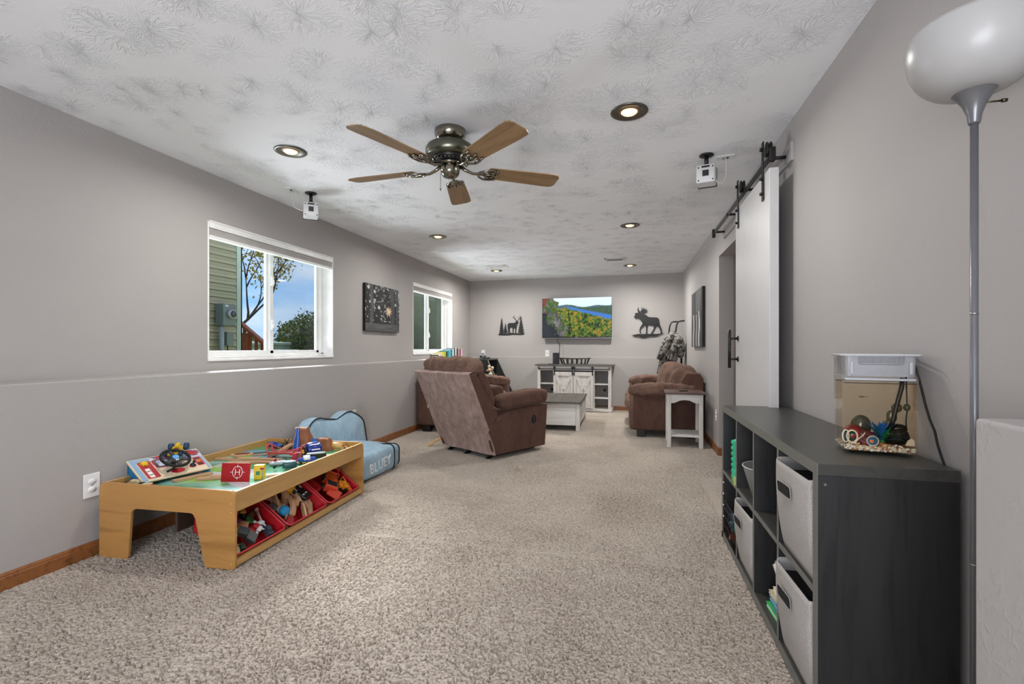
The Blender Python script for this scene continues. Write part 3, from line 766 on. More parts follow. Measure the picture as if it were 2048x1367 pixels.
def track(lb, x, y, a, L=.17, curve=0, up=0, z=.347, group=None, m=None):
    o = one('wooden_track', trk(L, curve, up), m or M_TRACK, lb, 'toy track', group=group)
    o.matrix_world = TM @ T(x, y, z) @ rz(a); return o
GT = 'wooden track pieces on the play board'
track('straight wooden track piece lying along the front edge of the steering wheel board', .262, .330, R(-20), .20, group=GT)
track('short wooden track piece pointing at the red helipad sign', .385, .335, R(-62), .14, group=GT)
track('second short wooden track resting against the one by the helipad sign', .432, .372, R(-66), .12, z=.352, group=GT)
track('long straight wooden track lying behind the steering wheel board, reaching towards the red bridge', .30, .815, R(-84), .34, group=GT)
track('S-curved wooden track in front of the long straight one', .33, .730, R(-78), .30, curve=1.2, group=GT)
track('wooden track piece beside the black-edged road plate', .10, .775, R(-75), .15, group=GT)
track('short wooden block track lying by the blue toy train near the rail', .735, .80, R(12), .09, group=GT)
track('wooden track end standing near the rail behind the dark train', .755, 1.00, R(-40), .10, z=.352, group=GT)
track('arched wooden ramp track climbing to the brown mountain', .34, 1.06, R(-10), .26, up=.055, curve=1.5, group=GT)
track('wooden track corner nearest the front end panel of the table', .10, .062, R(70), .13, group=GT)
track('ridged wooden rail piece near the front end panel', .305, .115, R(-80), .12, group=GT)

# steering wheel busy board
sb = thing('steering_wheel_board', 'toy dashboard with black steering wheel, blue sides and red printed panels', 'toy dashboard', (0, 0, 0))
DM = TM @ T(.150, .120, .347) @ rz(R(76)); sb.matrix_world = DM
SW, SD = .385, .165; FH, RH = .018, .118
sl = math.atan2(RH - FH, SD)
def sidep(b, x): b.prism([(0, 0), (SD, 0), (SD, RH), (0, FH)], .012, M=T(x, 0, 0) @ rz(PI / 2) @ rx(PI / 2) @ Matrix.Identity(4))
def dash_side(x):
    def f(b):
        P = [(0.01, 0), (SD * .42, 0), (SD * .46, .022), (SD * .72, .030), (SD * .76, 0), (SD, 0), (SD, RH), (0.01, FH)]
        vs0 = [b.bm.verts.new((x, y, z)) for y, z in P]; vs1 = [b.bm.verts.new((x + .012, y, z)) for y, z in P]
        b.bm.faces.new(vs0); b.bm.faces.new(vs1[::-1])
        for i in range(len(P)): b.bm.faces.new((vs0[i], vs1[i], vs1[(i + 1) % len(P)], vs0[(i + 1) % len(P)]))
    return f
M_TBLUE = mat('toy_blue', '#1d6f9c', .4)
for x in (.004, SW - .016): part('side_panel', dash_side(x), M_TBLUE, sb)
part('back_panel', lambda b: b.box(.004, SW - .004, SD - .012, SD, 0, RH - .004), M_TBLUE, sb)
PM = T(0, 0, FH) @ rx(sl)
SL = SD / math.cos(sl)
qx, qy = SW / .415, SL / .314
def dprint(U, V):
    c = np.ones(U.shape + (3,)) * C3('#dcc9ab'); X, Y = U * .415, V * .314
    def rr(x0, x1, y0, y1, col, rad=.012):
        dx = np.maximum(np.maximum(x0 + rad - X, X - (x1 - rad)), 0); dy = np.maximum(np.maximum(y0 + rad - Y, Y - (y1 - rad)), 0); c[np.hypot(dx, dy) < rad] = C3(col)
    c[Y > .314 * .80] = C3('#8fa9bf'); c[(X < .028)] = C3('#8ba8c4'); c[(X > .415 - .022)] = C3('#9aa9bb')
    f = fbm(U, V, 5, 4, 8)
    top = (Y > .314 * .62) & (X > .11); c[top & (f > .5)] = C3('#5a6c8c'); c[top & (f <= .5)] = C3('#c8c9cf'); c[top & (f > .62)] = C3('#b5373c')
    rr(.032, .105, .020, .268, '#ab2a33'); rr(.036, .100, .196, .262, '#b93d44'); rr(.050, .078, .036, .165, '#e9e0d6', .004)
    for k in range(5): rr(.053, .075, .040 + k * .025, .058 + k * .025, '#9a948c' if k % 2 else '#f2efe8', .003)
    rr(.115, .24, .14, .272, '#a83039', .03); rr(.125, .225, .150, .262, '#55607a', .025); rr(.135, .205, .165, .25, '#c9cdd6', .02)
    d = np.hypot((X - .215) * .8, Y - .055); c[d < .034] = C3('#b0202b')
    rr(.345, .395, .06, .195, '#b52a33', .014); rr(.35, .385, .07, .10, '#3a2526', .01); rr(.352, .388, .12, .15, '#d8853c', .01); rr(.352, .388, .16, .18, '#3b4a66', .008)
    d = np.hypot(X - .315, Y - .075); c[d < .024] = C3('#a52630')
    for px, py in ((.02, .012), (.12, .014), (.25, .014), (.40, .016)): c[np.hypot(X - px, Y - py) < .003] = C3('#4a3c30')
    return c
part('face_board', lambda b: b.box(-.004, SW + .004, -.004, SL + .004, 0, .011, bev=.004, M=PM), mat('ply_edge', '#d9c4a0', .4), sb)
print_sheet('printed_face', SW - .004, SL - .004, 170, 130, dprint, vcol_mat('dash_print', .3, 0, .4), sb, PM @ T(.002, .002, .0112))
def wheel(b):
    MW = PM @ T(.215 * qx, .155 * qy, .058)
    b.tube([(MW @ Vector((.074 * math.cos(a), .074 * math.sin(a), 0))) for a in [2 * PI * i / 40 for i in range(40)]], .0085, n=10, closed=True)
wh = part('steering_wheel', wheel, M_RUBBER, sb)
def spokes(b):
    MW = PM @ T(.215 * qx, .155 * qy, .055)
    b.lathe([(0, -.010), (.030, -.009), (.034, 0), (.028, .008), (0, .010)], n=28, M=MW)
    for a in (-25, 205, 90, 270): b.box(0, .070, -.011, .011, -.005, .005, bev=.003, M=MW @ rz(R(a)))
    b.cyl(MW @ Vector((0, 0, -.05)), MW @ Vector((0, 0, 0)), .012, n=14)
part('wheel_spokes', spokes, mat('dark_grey_plastic', '#2c2e33', .4), wh)
part('horn_button', lambda b: b.lathe([(0, .014), (.015, .013), (.018, .008)], n=22, M=PM @ T(.215 * qx, .158 * qy, .057)), mat('light_blue_plastic', '#5e9fd0', .35), wh)
for i in (0, 1): part('wheel_print', lambda b: b.box(-.003, .003, -.006, .006, 0, .001, M=PM @ T(.205 * qx + .010 * i, .115 * qy, .0655)), M_PLASTICW, wh)
def yk(b):
    P = [((.017 + .0045 * math.cos(6 * a)) * math.cos(a), (.017 + .0045 * math.cos(6 * a)) * math.sin(a)) for a in [2 * PI * i / 48 for i in range(48)]]
    b.prism(P, .013, M=PM @ T(.068 * qx, .229 * qy, .011))
part('yellow_knob', yk, mat('toy_yellow', '#dcb61e', .35), sb, .003)
part('lever', lambda b: b.tube([PM @ Vector(p) for p in ((.205 * qx, .085 * qy, .03), (.175 * qx, .055 * qy, .035), (.135 * qx, .030 * qy, .036))], .006, n=8, rr=[.005, .006, .008]), M_BLACKP, sb)
part('gear_shift', lambda b: b.lathe([(0, .0), (.014, 0), (.015, .006), (.006, .010), (.006, .022), (.010, .028), (.008, .034), (0, .037)], n=18, M=PM @ T(.315 * qx, .085 * qy, .011)), mat('dark_teal_plastic', '#1f2a33', .35), sb)
# yellow and blue racer standing on the board
yc = thing('yellow_racer', 'yellow toy racer with blue wheels perched on the toy dashboard', 'toy car'); yc.matrix_world = DM @ T(.262, .150, .134) @ rz(R(-50)) @ rx(R(20))
def rc(b):
    b.box(-.014, .014, -.075, .045, 0, .012, bev=.003); b.box(-.030, -.022, -.055, .040, .004, .016, bev=.003); b.box(.022, .030, -.055, .040, .004, .016, bev=.003)
    b.box(-.030, .030, .020, .034, .006, .018, bev=.003); b.box(-.030, .030, -.060, -.050, .006, .014, bev=.003); b.box(-.010, .010, .010, .045, .012, .038, bev=.004)
part('chassis', rc, mat('toy_yellow', '#dcb61e', .35), yc)
part('cockpit', lambda b: b.box(-.011, .011, -.028, .010, .010, .022, bev=.003), mat('toy_brown', '#6b3f22', .5), yc)
for x, y in ((-.042, .038), (.042, .038), (-.040, -.052), (.040, -.052)):
    part('wheel', lambda b: b.cyl((x - .010, y, .012), (x + .010, y, .012), .022 if y > 0 else .012, n=20), mat('toy_navy', '#1b3a5e', .4), yc)

# red helipad sign
hp = thing('helipad_sign', 'red toy sign with a white H in a target ring, standing on the play board', 'toy sign'); hp.matrix_world = TM @ T(.578, .305, .3465) @ rz(R(10))
part('sign_board', lambda b: b.box(-.083, .083, -.004, .004, .002, .110, bev=.001, M=rx(R(-8))), mat('toy_crimson', '#a3141c', .35), hp)
FM = rx(R(-8)) @ T(.012, -.0045, .058) @ rx(PI / 2)
part('target_ring', lambda b: b.tube([FM @ Vector((.030 * math.cos(2 * PI * i / 36) * .95, .033 * math.sin(2 * PI * i / 36), 0)) for i in range(36)], .0016, n=6, closed=True), M_PLASTICW, hp)
for k in range(4): part('target_tick', lambda b: b.box(.026, .042, -.0012, .0012, -.0008, .0012, M=FM @ rz(k * PI / 2)), M_PLASTICW, hp)
part('letter_h', lambda b: (b.box(-.014, -.0105, -.018, .018, -.0005, .001, M=FM), b.box(.0105, .014, -.018, .018, -.0005, .001, M=FM), b.box(-.0105, .0105, -.0017, .0017, -.0005, .001, M=FM)), M_PLASTICW, hp)
ctl = thing('control_tower_block', 'yellow toy block with green window and red stripe beside the helipad sign', 'toy block'); ctl.matrix_world = TM @ T(.668, .395, .3465) @ rz(R(20))
part('block_body', lambda b: b.box(-.028, .028, -.016, .016, 0, .085, bev=.002), mat('toy_yellow2', '#d6bb2c', .4), ctl)
part('green_window', lambda b: b.box(-.016, .006, -.018, -.0155, .028, .05), mat('toy_green', '#2d7d5b', .4), ctl)
part('grey_ladder', lambda b: [b.box(.014, .026, -.018, -.0155, .006 + i * .008, .010 + i * .008) for i in range(7)], mat('toy_grey', '#6d7c8a', .4), ctl)
part('red_stripe', lambda b: b.box(.008, .029, -.019, -.015, .060, .070), mat('toy_crimson', '#a3141c', .35), ctl)
track('short pale track wedge leaning behind the yellow toy block', .70, .47, R(-50), .08, group=GT)

# ornate crossing plate and road plate
def plate(b):
    n = 44; P = [((.075 + .004 * math.sin(11 * a * 2)) * math.cos(a), (.045 + .004 * math.sin(11 * a * 2)) * math.sin(a)) for a in [2 * PI * i / n for i in range(n)]]
    b.prism(P, .010)
pl = thing('crossing_plate', 'oval wooden toy plate with dark red centre and ragged edge', 'toy platform'); pl.matrix_world = TM @ T(.095, .925, .3465) @ rz(R(35))
part('plate_base', plate, M_TRACK, pl)
part('plate_centre', lambda b: b.prism([(.052 * math.cos(2 * PI * i / 30), .026 * math.sin(2 * PI * i / 30)) for i in range(30)], .003), mat('toy_maroon', '#7c2a2a', .5), pl, loc=(0, 0, .010))
rd = thing('road_plate', 'flat grey toy road plate with black stripe beside the oval plate', 'toy road'); rd.matrix_world = TM @ T(.235, .985, .3465) @ rz(R(-52))
part('road_base', lambda b: b.box(-.045, .045, -.08, .08, 0, .008, bev=.002), mat('toy_tan_grey', '#8d8271', .5), rd)
part('road_stripe', lambda b: b.box(-.042, -.012, -.08, .02, .008, .010), M_BLACKP, rd)
# blue aeroplane and black propeller toy at the far left
pl2 = thing('blue_racing_car', 'shiny blue toy racing car at the back left of the play board', 'toy car'); pl2.matrix_world = TM @ T(.155, 1.20, .3465) @ rz(R(70))
part('car_body', lambda b: b.cushion((0, 0, .022), (.024, .068, .014), 3, 8), mat('toy_royal', '#1b47a0', .2, coat=.5), pl2)
part('car_cabin', lambda b: b.cushion((0, -.004, .034), (.016, .028, .012), 2.4, 6), mat('toy_royal2', '#16388a', .15), pl2)
part('tail_wing', lambda b: b.box(-.026, .026, .056, .068, .036, .041, bev=.002), mat('toy_royal', '#1b47a0', .2), pl2)
for x, y in ((-.026, .042), (.026, .042), (-.026, -.044), (.026, -.044)): part('wheel', lambda b: b.cyl((x - .006, y, .013), (x + .006, y, .013), .013, n=16), M_RUBBER, pl2)
wm = thing('black_windmill', 'small black toy windmill rotor in front of the mountain', 'toy windmill'); wm.matrix_world = TM @ T(.275, 1.17, .3465) @ rz(R(25))
part('mast', lambda b: b.cyl((0, .006, 0), (0, .006, .05), .005, n=8), M_BLACKP, wm)
for i in range(6): part('rotor_arm', lambda b: b.box(0, .034, -.002, .002, -.004, .004, M=T(0, -.002, .048) @ ry(i * PI / 3)), M_BLACKP, wm)
# mountain with waterfall
M_ROCK = mat('toy_rock', '#8a5434', .6, var=.22, bump=.4, bscale=30); M_FALL = mat('toy_waterfall', '#2a55a0', .25, var=.35)
mt = thing('toy_mountain', 'brown toy mountain tunnel with blue waterfall painted down its front', 'toy mountain'); mt.matrix_world = TM @ T(.45, 1.19, .3465) @ rz(R(8))
def mount(cx, w0, w1, h, d, seed, lean=0):
    def f(b):
        def s(u, v):
            a = 2 * PI * u; k = w0 + (w1 - w0) * v ** .8; n_ = 1 + .16 * noise.noise(Vector((math.cos(a) * 1.8 + seed, math.sin(a) * 1.8, v * 3)))
            return (cx + lean * v + k * n_ * math.copysign(abs(math.cos(a)) ** .6, math.cos(a)), d * n_ * (1 - .45 * v) * math.copysign(abs(math.sin(a)) ** .6, math.sin(a)), h * v * (1 + .05 * math.sin(a * 3 + seed)))
        b.grid(s, 32, 10, cu=True)
        top = [v for v in b.bm.verts]
        b.bm.verts.ensure_lookup_table(); ring = [b.bm.verts[i * 11 + 10] for i in range(32)]; b.bm.faces.new(ring)
    return f
part('rock_peak', mount(-.055, .115, .042, .165, .055, 2, .01), M_ROCK, mt)
part('rock_shoulder', mount(.130, .070, .050, .088, .05, 9, -.01), M_ROCK, mt)
part('rock_bridge', lambda b: b.box(-.02, .13, -.030, .030, .050, .066, bev=.004), M_ROCK, mt)
part('waterfall', lambda b: b.grid(lambda u, v: (-.066 + .040 * (u - .5) * (1 + .3 * math.sin(v * 5)), -.074 + .036 * v + .003 * math.sin(u * 9), .165 * v), 6, 12), M_FALL, mt)
part('lower_waterfall', lambda b: b.grid(lambda u, v: (.100 - .035 * v + .045 * (u - .5), -.092 + .040 * v + .003 * math.sin(u * 9), .090 * v + .004), 6, 12), M_FALL, mt)
part('peak_cap', lambda b: [b.cushion((-.085 + i * .030, -.012 + (i % 2) * .012, .166), (.016, .012, .008), 2.5, 3, seed=i) for i in range(3)], mat('toy_cream', '#d8c8ae', .6), mt)
# red suspension bridge
M_TRED = mat('toy_red', '#c2303a', .35); M_TPINK = mat('toy_bridge_red', '#cf5a62', .4)
br = thing('red_toy_bridge', 'red toy suspension bridge with white lattice rails across the play board', 'toy bridge'); br.matrix_world = TM @ T(.455, .925, .3465) @ rz(R(6))
part('bridge_arch', lambda b: b.prism([(-.125, 0), (-.105, 0), (-.08, .016), (-.04, .026), (.04, .026), (.08, .016), (.105, 0), (.125, 0), (.125, .036), (-.125, .036)], .05, M=T(0, .025, 0) @ rx(PI / 2)), mat('toy_bridge_tan', '#9f7f68', .5), br)
for y in (-.030, .030):
    part('side_rail', lambda b: b.box(-.128, .128, y - .002, y + .002, .032, .040), M_TRED, br)
    def lat(b):
        for i in range(16):
            x = -.12 + i * .016; h = .040 + .040 * abs(x) / .12 * (1 if abs(x) > .02 else .6)
            b.box(x - .001, x + .001, y - .001, y + .001, .040, h)
        b.tube([(-.12 + i * .012, y, .044 + .038 * (abs(-.12 + i * .012) / .12) ** 1.5) for i in range(21)], .0020, n=5)
    part('suspension_cables', lat, M_TPINK, br)
for x in (-.118, .118):
    for y in (-.030, .030): part('tower_leg', lambda b: b.box(-.004, .004, -.004, .004, 0, .095, bev=.001, M=T(x, y, 0) @ ry(R(8 if x > 0 else -8))), M_TPINK, br)
    part('tower_cross', lambda b: b.box(x * 1.10 - .003, x * 1.10 + .003, -.03, .03, .084, .092), M_TPINK, br)
rl2 = one('red_crossing_gate', lambda b: (b.box(-.012, .012, -.010, .010, 0, .050, bev=.002), b.box(-.006, .075, -.003, .003, .045, .055, bev=.002, M=ry(R(-35))), b.box(-.03, .03, -.015, .015, 0, .008, bev=.002)), M_TRED, 'red toy crossing gate with raised arm in front of the bridge', 'toy gate')
rl2.matrix_world = TM @ T(.575, .845, .3465) @ rz(R(5))
# blue tunnel drum with yellow hub
td = thing('blue_toy_drum', 'dark blue toy tanker drum with white stripes and yellow hub', 'toy wagon'); td.matrix_world = TM @ T(.615, 1.00, .348) @ rz(R(-35))
part('drum_body', lambda b: b.lathe([(0, -.05), (.040, -.05), (.048, -.04), (.048, .04), (.040, .05), (0, .05)], n=30, M=T(0, 0, .050) @ rx(PI / 2)), mat('toy_navy_gloss', '#16307c', .2, coat=.4), td)
part('drum_stripes', lambda b: [b.lathe([(.0485, -.03), (.0490, -.028), (.0490, .028), (.0485, .03)], n=3, a0=R(a), a1=R(a + 10), M=T(0, 0, .050) @ rx(PI / 2)) for a in range(0, 360, 45)], M_PLASTICW, td)
part('front_tyre', lambda b: b.cyl((0, -.052, .038), (0, -.070, .038), .036, n=28), M_RUBBER, td)
part('hub', lambda b: b.lathe([(0, .010), (.012, .008), (.017, 0)], n=18, M=T(0, -.070, .038) @ rx(PI / 2)), mat('toy_yellow', '#dcb61e', .35), td)
# boats, helicopter, train
bo = thing('white_toy_boat', 'pale blue toy boat with red seat and black frame', 'toy boat'); bo.matrix_world = TM @ T(.555, .720, .3465) @ rz(R(-62))
part('hull', lambda b: b.cushion((0, 0, .013), (.026, .065, .012), 2.6, 10), mat('toy_pale_blue', '#a9bcc6', .25), bo)
part('deck', lambda b: b.cushion((0, .004, .024), (.018, .048, .004), 3, 6), mat('toy_white', '#dfe4e6', .3), bo)
part('seat', lambda b: b.box(-.010, .010, -.034, -.018, .026, .044, bev=.002), M_TRED, bo)
part('roll_frame', lambda b: [b.tube([(s * .018, -.03, .026), (s * .018, -.02, .052), (s * .016, .03, .050), (s * .016, .045, .026)], .0018, n=5) for s in (-1, 1)] + [b.tube([(-.018, -.02, .052), (.018, -.02, .052)], .0018, n=5)], M_BLACKP, bo)
he = thing('teal_toy_helicopter', 'dark teal toy helicopter lying near the long rail', 'toy helicopter'); he.matrix_world = TM @ T(.690, .640, .3465) @ rz(R(-55))
part('fuselage', lambda b: b.cushion((0, 0, .028), (.026, .045, .023), 3.2, 10), mat('toy_dark_teal', '#24474f', .3), he)
part('roof', lambda b: b.cushion((0, 0, .048), (.020, .036, .006), 3, 5), mat('toy_grey_blue', '#9fb3b8', .3), he)
part('tail_boom', lambda b: b.tube([(0, -.04, .03), (0, -.09, .022)], .003, n=6), M_BLACKP, he)
part('skid', lambda b: b.tube([(-.024, -.05, .003), (-.024, .04, .003)], .002, n=5), M_BLACKP, he)
part('tail_fin', lambda b: b.box(-.002, .002, -.098, -.082, .012, .034), M_BLACKP, he)
tr = thing('blue_toy_train', 'blue toy engine with rounded white roof and yellow base near the rail', 'toy train'); tr.matrix_world = TM @ T(.700, .800, .3465) @ rz(R(-48))
part('engine_body', lambda b: b.box(-.018, .018, -.055, .055, .012, .038, bev=.003), mat('toy_royal', '#1b47a0', .2), tr)
part('roof', lambda b: b.lathe([(0, -.022), (.020, -.020), (.020, .020), (0, .022)], n=20, M=T(0, 0, .034) @ rx(PI / 2)), mat('toy_white', '#dfe4e6', .3), tr)
part('base', lambda b: b.box(-.020, .020, -.058, .058, .006, .013, bev=.002), mat('toy_yellow', '#dcb61e', .35), tr)
for y in (-.038, 0, .038):
    part('wheel', lambda b: b.cyl((-.022, y, .008), (.022, y, .008), .008, n=14), M_BLACKP, tr)
tk = thing('black_toy_train', 'black toy passenger wagon with grey roof behind the blue engine', 'toy train'); tk.matrix_world = TM @ T(.695, .915, .3465) @ rz(R(-52))
part('wagon_body', lambda b: b.box(-.018, .018, -.065, .065, .010, .042, bev=.004), M_BLACKP, tk)
part('roof', lambda b: b.cushion((0, 0, .043), (.018, .062, .006), 4, 6), mat('toy_silver', '#a9adb2', .3), tk)
for y in (-.045, .045): part('wheel', lambda b: b.cyl((-.021, y, .008), (.021, y, .008), .008, n=14), mat('toy_grey', '#6d7c8a', .4), tk)
# dog shaped wooden figure and small station
st = thing('wooden_station_block', 'pale wooden toy cylinder block beside the mountain', 'toy block'); st.matrix_world = TM @ T(.665, 1.225, .3465) @ rz(R(-4))
part('log', lambda b: b.cyl((-.06, 0, .030), (.06, 0, .030), .028, n=20), mat('toy_light_wood', '#c79a5a', .5), st)
part('foot', lambda b: b.box(-.06, .06, -.02, .02, 0, .010), mat('toy_light_wood2', '#d3ad73', .5), st)
def fig(x, y, a, lb, c):
    t = thing('toy_figure', lb, 'toy figure', group='tiny figures at the far right of the play board'); t.matrix_world = TM @ T(x, y, .3465) @ rz(a)
    part('body', lambda b: b.lathe([(0, 0), (.010, 0), (.011, .012), (.007, .022), (0, .024)], n=12), mat(c[0], c[1], .5), t)
    part('head', lambda b: b.sph((0, 0, .029), .007, n=10), mat('toy_skin', '#c99a78', .5), t)
for i, (x, y, nm, c) in enumerate(((.745, 1.215, 'maroon', '#6b2228'), (.765, 1.190, 'black', '#1c1c1e'), (.780, 1.225, 'white', '#e3e0da'), (.790, 1.165, 'navy', '#22304e'), (.757, 1.150, 'tan', '#8c6a48'))):
    fig(x, y, i, 'tiny %s-clothed toy figure at the far right corner of the play board' % nm, ('fig_' + nm, c))
sc1 = thing('red_white_toy_van', 'small red and cream toy van near the front end panel', 'toy car'); sc1.matrix_world = TM @ T(.215, .085, .3465) @ rz(R(-70))
part('van_body', lambda b: b.box(-.015, .015, -.035, .035, .006, .028, bev=.004), mat('toy_crimson', '#a3141c', .35), sc1)
part('van_roof', lambda b: b.box(-.013, .013, -.022, .024, .028, .036, bev=.003), mat('toy_cream', '#d8c8ae', .6), sc1)
for y in (-.022, .022): part('wheel', lambda b: b.cyl((-.017, y, .008), (.017, y, .008), .008, n=14), M_BLACKP, sc1)
sc2 = thing('mint_toy_car', 'small mint toy car under the near edge of the toy dashboard', 'toy car'); sc2.matrix_world = TM @ T(.150, .110, .3465) @ rz(R(-60))
part('car_body', lambda b: b.cushion((0, 0, .014), (.016, .034, .010), 3, 6), mat('toy_mint', '#a8cfc4', .35), sc2)
part('car_cabin', lambda b: b.cushion((0, .002, .024), (.012, .018, .008), 2.5, 5), mat('toy_dark', '#1d2a2c', .3), sc2)
sc3 = one('wooden_arch_block', lambda b: b.prism([(-.05, 0), (.05, 0), (.042, .022), (.018, .040), (-.018, .040), (-.042, .022)], .03, M=T(0, .015, 0) @ rx(PI / 2)), mat('toy_light_wood3', '#dcc7a6', .5), 'pale wooden arch block peeking over the front end panel', 'toy block', bevel=.004)
sc3.matrix_world = TM @ T(.095, .125, .3465) @ rz(R(10))

# ------------------------------------------------------------------ contents of the bins
def inbin(yc, x, y, z, a=0, tilt=0, roll=0): return bin_frame(yc) @ T(-x, y, .004 + z * .74) @ rz(a) @ rx(tilt) @ ry(roll)
GB = 'track pieces in the middle red bin'
for i in range(17):
    x = .045 + .24 * (i % 6) / 5.2 + rnd.uniform(-.012, .012); y = -.10 + .085 * (i // 6) + rnd.uniform(-.03, .05)
    o = one('wooden_track', trk(rnd.choice((.10, .13, .15)), rnd.choice((0, 0, 3.0, -3.0))), M_TRACK, 'beech wooden track piece heaped in the middle red bin', 'toy track', group=GB)
    o.matrix_world = inbin(BY[1], x + .02, y * .9, .055 + .013 * (i % 4), R(rnd.uniform(35, 80)), R(rnd.uniform(-8, 12)), R(rnd.choice((0, 0, 80)) + rnd.uniform(-15, 15)))
o = one('ball', lambda b: b.sph((0, 0, 0), .040, n=24), mat('ball_yellow', '#d99a1c', .5, bump=.3, bscale=40), 'yellow ball at the back of the middle red bin', 'ball'); o.matrix_world = inbin(BY[1], .245, .075, .092)
o = one('ball', lambda b: b.sph((0, 0, 0), .034, n=24), mat('ball_blue', '#1f83b4', .6, bump=.8, bscale=70), 'knobbly blue ball in the middle red bin', 'ball'); o.matrix_world = inbin(BY[1], .115, -.115, .095)
bd = thing('black_toy_ramp', 'black toy block with white studs in the middle red bin', 'toy block'); bd.matrix_world = inbin(BY[1], .17, .115, .105, R(12), R(-6))
part('block_body', lambda b: b.box(-.052, .052, -.045, .045, -.012, .012, bev=.003), M_BLACKP, bd)
part('studs', lambda b: [b.cyl((s * .047 if False else -.045 + k * .012, s * .035, .012), (-.045 + k * .012, s * .035, .018), .004, n=10) for s in (-1, 1) for k in (0, 1)] + [b.box(.012, .022, s * .02 - .012, s * .02 + .010, .012, .014) for s in (-1, 1)], M_PLASTICW, bd)
o = one('grey_block', lambda b: b.box(-.026, .026, -.030, .030, -.018, .018, bev=.003), mat('toy_charcoal', '#4c4f52', .5), 'grey toy block at the near side of the middle red bin', 'toy block'); o.matrix_world = inbin(BY[1], .17, -.165, .08, R(20), R(10))
o = one('red_block', lambda b: b.box(-.022, .022, -.026, .026, -.016, .016, bev=.003), mat('toy_crimson', '#a3141c', .35), 'small red toy car block at the lower corner of the middle red bin', 'toy block'); o.matrix_world = inbin(BY[1], .045, -.125, .065, R(30), R(10))
# bin 3 : orange truck
ot = thing('orange_toy_truck', 'orange and red toy tow truck lying in the far red bin', 'toy truck'); ot.matrix_world = inbin(BY[2], .16, .02, .065, R(38), R(0))
M_ORG = mat('toy_orange', '#d8642a', .35); M_ORR = mat('toy_orange_red', '#c8432c', .35)
part('truck_bed', lambda b: b.box(-.050, .050, -.01, .105, .0, .045, bev=.006), M_ORG, ot)
part('cab', lambda b: b.box(-.048, .048, -.105, -.02, .0, .060, bev=.010), M_ORR, ot)
part('cab_window', lambda b: b.box(-.036, .036, -.090, -.040, .058, .0625, bev=.002), mat('toy_dark', '#1d2a2c', .3), ot)
part('roll_bar', lambda b: [b.tube([(-.045, y, .04), (-.040, y, .085), (.040, y, .085), (.045, y, .04)], .005, n=6) for y in (.03, .09)], M_ORR, ot)
part('track_tread', lambda b: [b.box(s * .056 - .008, s * .056 + .008, -.01 + k * .012, -.003 + k * .012, .018, .050, bev=.001, seg=1) for s in (-1, 1) for k in range(10)], M_BLACKP, ot)
for x, y in ((-.055, -.075), (.055, -.075)): part('wheel', lambda b: b.cyl((x - .010, y, .012), (x + .010, y, .012), .026, n=20), M_RUBBER, ot)
ol = thing('yellow_toy_loader', 'yellow-orange toy loader with scoop in the far red bin', 'toy truck'); ol.matrix_world = inbin(BY[2], .085, .085, .065, R(-30))
part('loader_body', lambda b: b.box(-.030, .030, -.045, .035, 0, .050, bev=.006), mat('toy_amber', '#d98a1e', .35), ol)
part('loader_frame', lambda b: b.tube([(-.030, -.02, .05), (-.030, -.02, .085), (.030, -.02, .085), (.030, -.02, .05)], .004, n=6), mat('toy_amber', '#d98a1e', .35), ol)
part('scoop', lambda b: b.box(-.040, .040, .040, .070, .0, .030, bev=.004), M_ORG, ol)
for x, y in ((-.034, -.03), (.034, -.03), (-.034, .02), (.034, .02)): part('wheel', lambda b: b.cyl((x - .007, y, .012), (x + .007, y, .012), .018, n=16), M_RUBBER, ol)
o = one('orange_toy_plate', lambda b: b.box(-.045, .045, -.040, .040, -.006, .006, bev=.003), M_ORR, 'flat orange-red toy panel at the lower edge of the far red bin', 'toy panel'); o.matrix_world = inbin(BY[2], .060, -.055, .10, R(15), R(14))
o = one('red_toy_crate', lambda b: (b.box(-.05, .05, -.05, .05, -.02, .02, bev=.004), b.box(-.02, .02, -.02, .02, .020, .022)), mat('toy_crimson', '#a3141c', .35), 'dark red toy case at the near side of the far red bin', 'toy case'); o.matrix_world = inbin(BY[2], .19, -.13, .055, R(10), R(8))
# bin 1 : assorted toys
def toyshape(kind):
    def f(b):
        if kind == 0: b.sph((0, 0, 0), (.026, .022, .020), n=14); b.sph((.018, 0, .016), .012, n=10); b.sph((-.020, .010, .006), .010, n=8)
        elif kind == 1: b.box(-.020, .020, -.035, .035, -.012, .010, bev=.004); b.box(-.014, .014, -.014, .020, .010, .024, bev=.004); [b.cyl((-.022, y, -.010), (.022, y, -.010), .010, n=12) for y in (-.022, .022)]
        elif kind == 2: b.box(-.016, .016, -.045, .045, -.007, .007, bev=.002)
        elif kind == 3: b.lathe([(0, -.012), (.020, -.012), (.024, 0), (.024, .010), (.018, .012), (.018, -.004), (0, -.004)], n=22)
        elif kind == 4: b.cushion((0, 0, 0), (.014, .022, .012), 2.4, 5); b.tube([(0, .018, 0), (.006, .034, .010), (.002, .046, .016)], .004, n=6); b.tube([(-.010, -.01, 0), (-.022, -.022, -.004)], .005, n=6); b.sph((0, .048, .018), .008, n=8)
        elif kind == 5: b.box(-.028, .028, -.030, .030, -.014, .014, bev=.003)
        elif kind == 6: b.cyl((0, -.05, 0), (0, .05, 0), .007, n=10); b.sph((0, .05, 0), .012, n=10); b.sph((0, -.05, 0), .010, n=8)
    return f
NAMES = ['toy_critter', 'toy_car', 'toy_plank', 'toy_cup', 'toy_figure', 'toy_block', 'toy_rod']
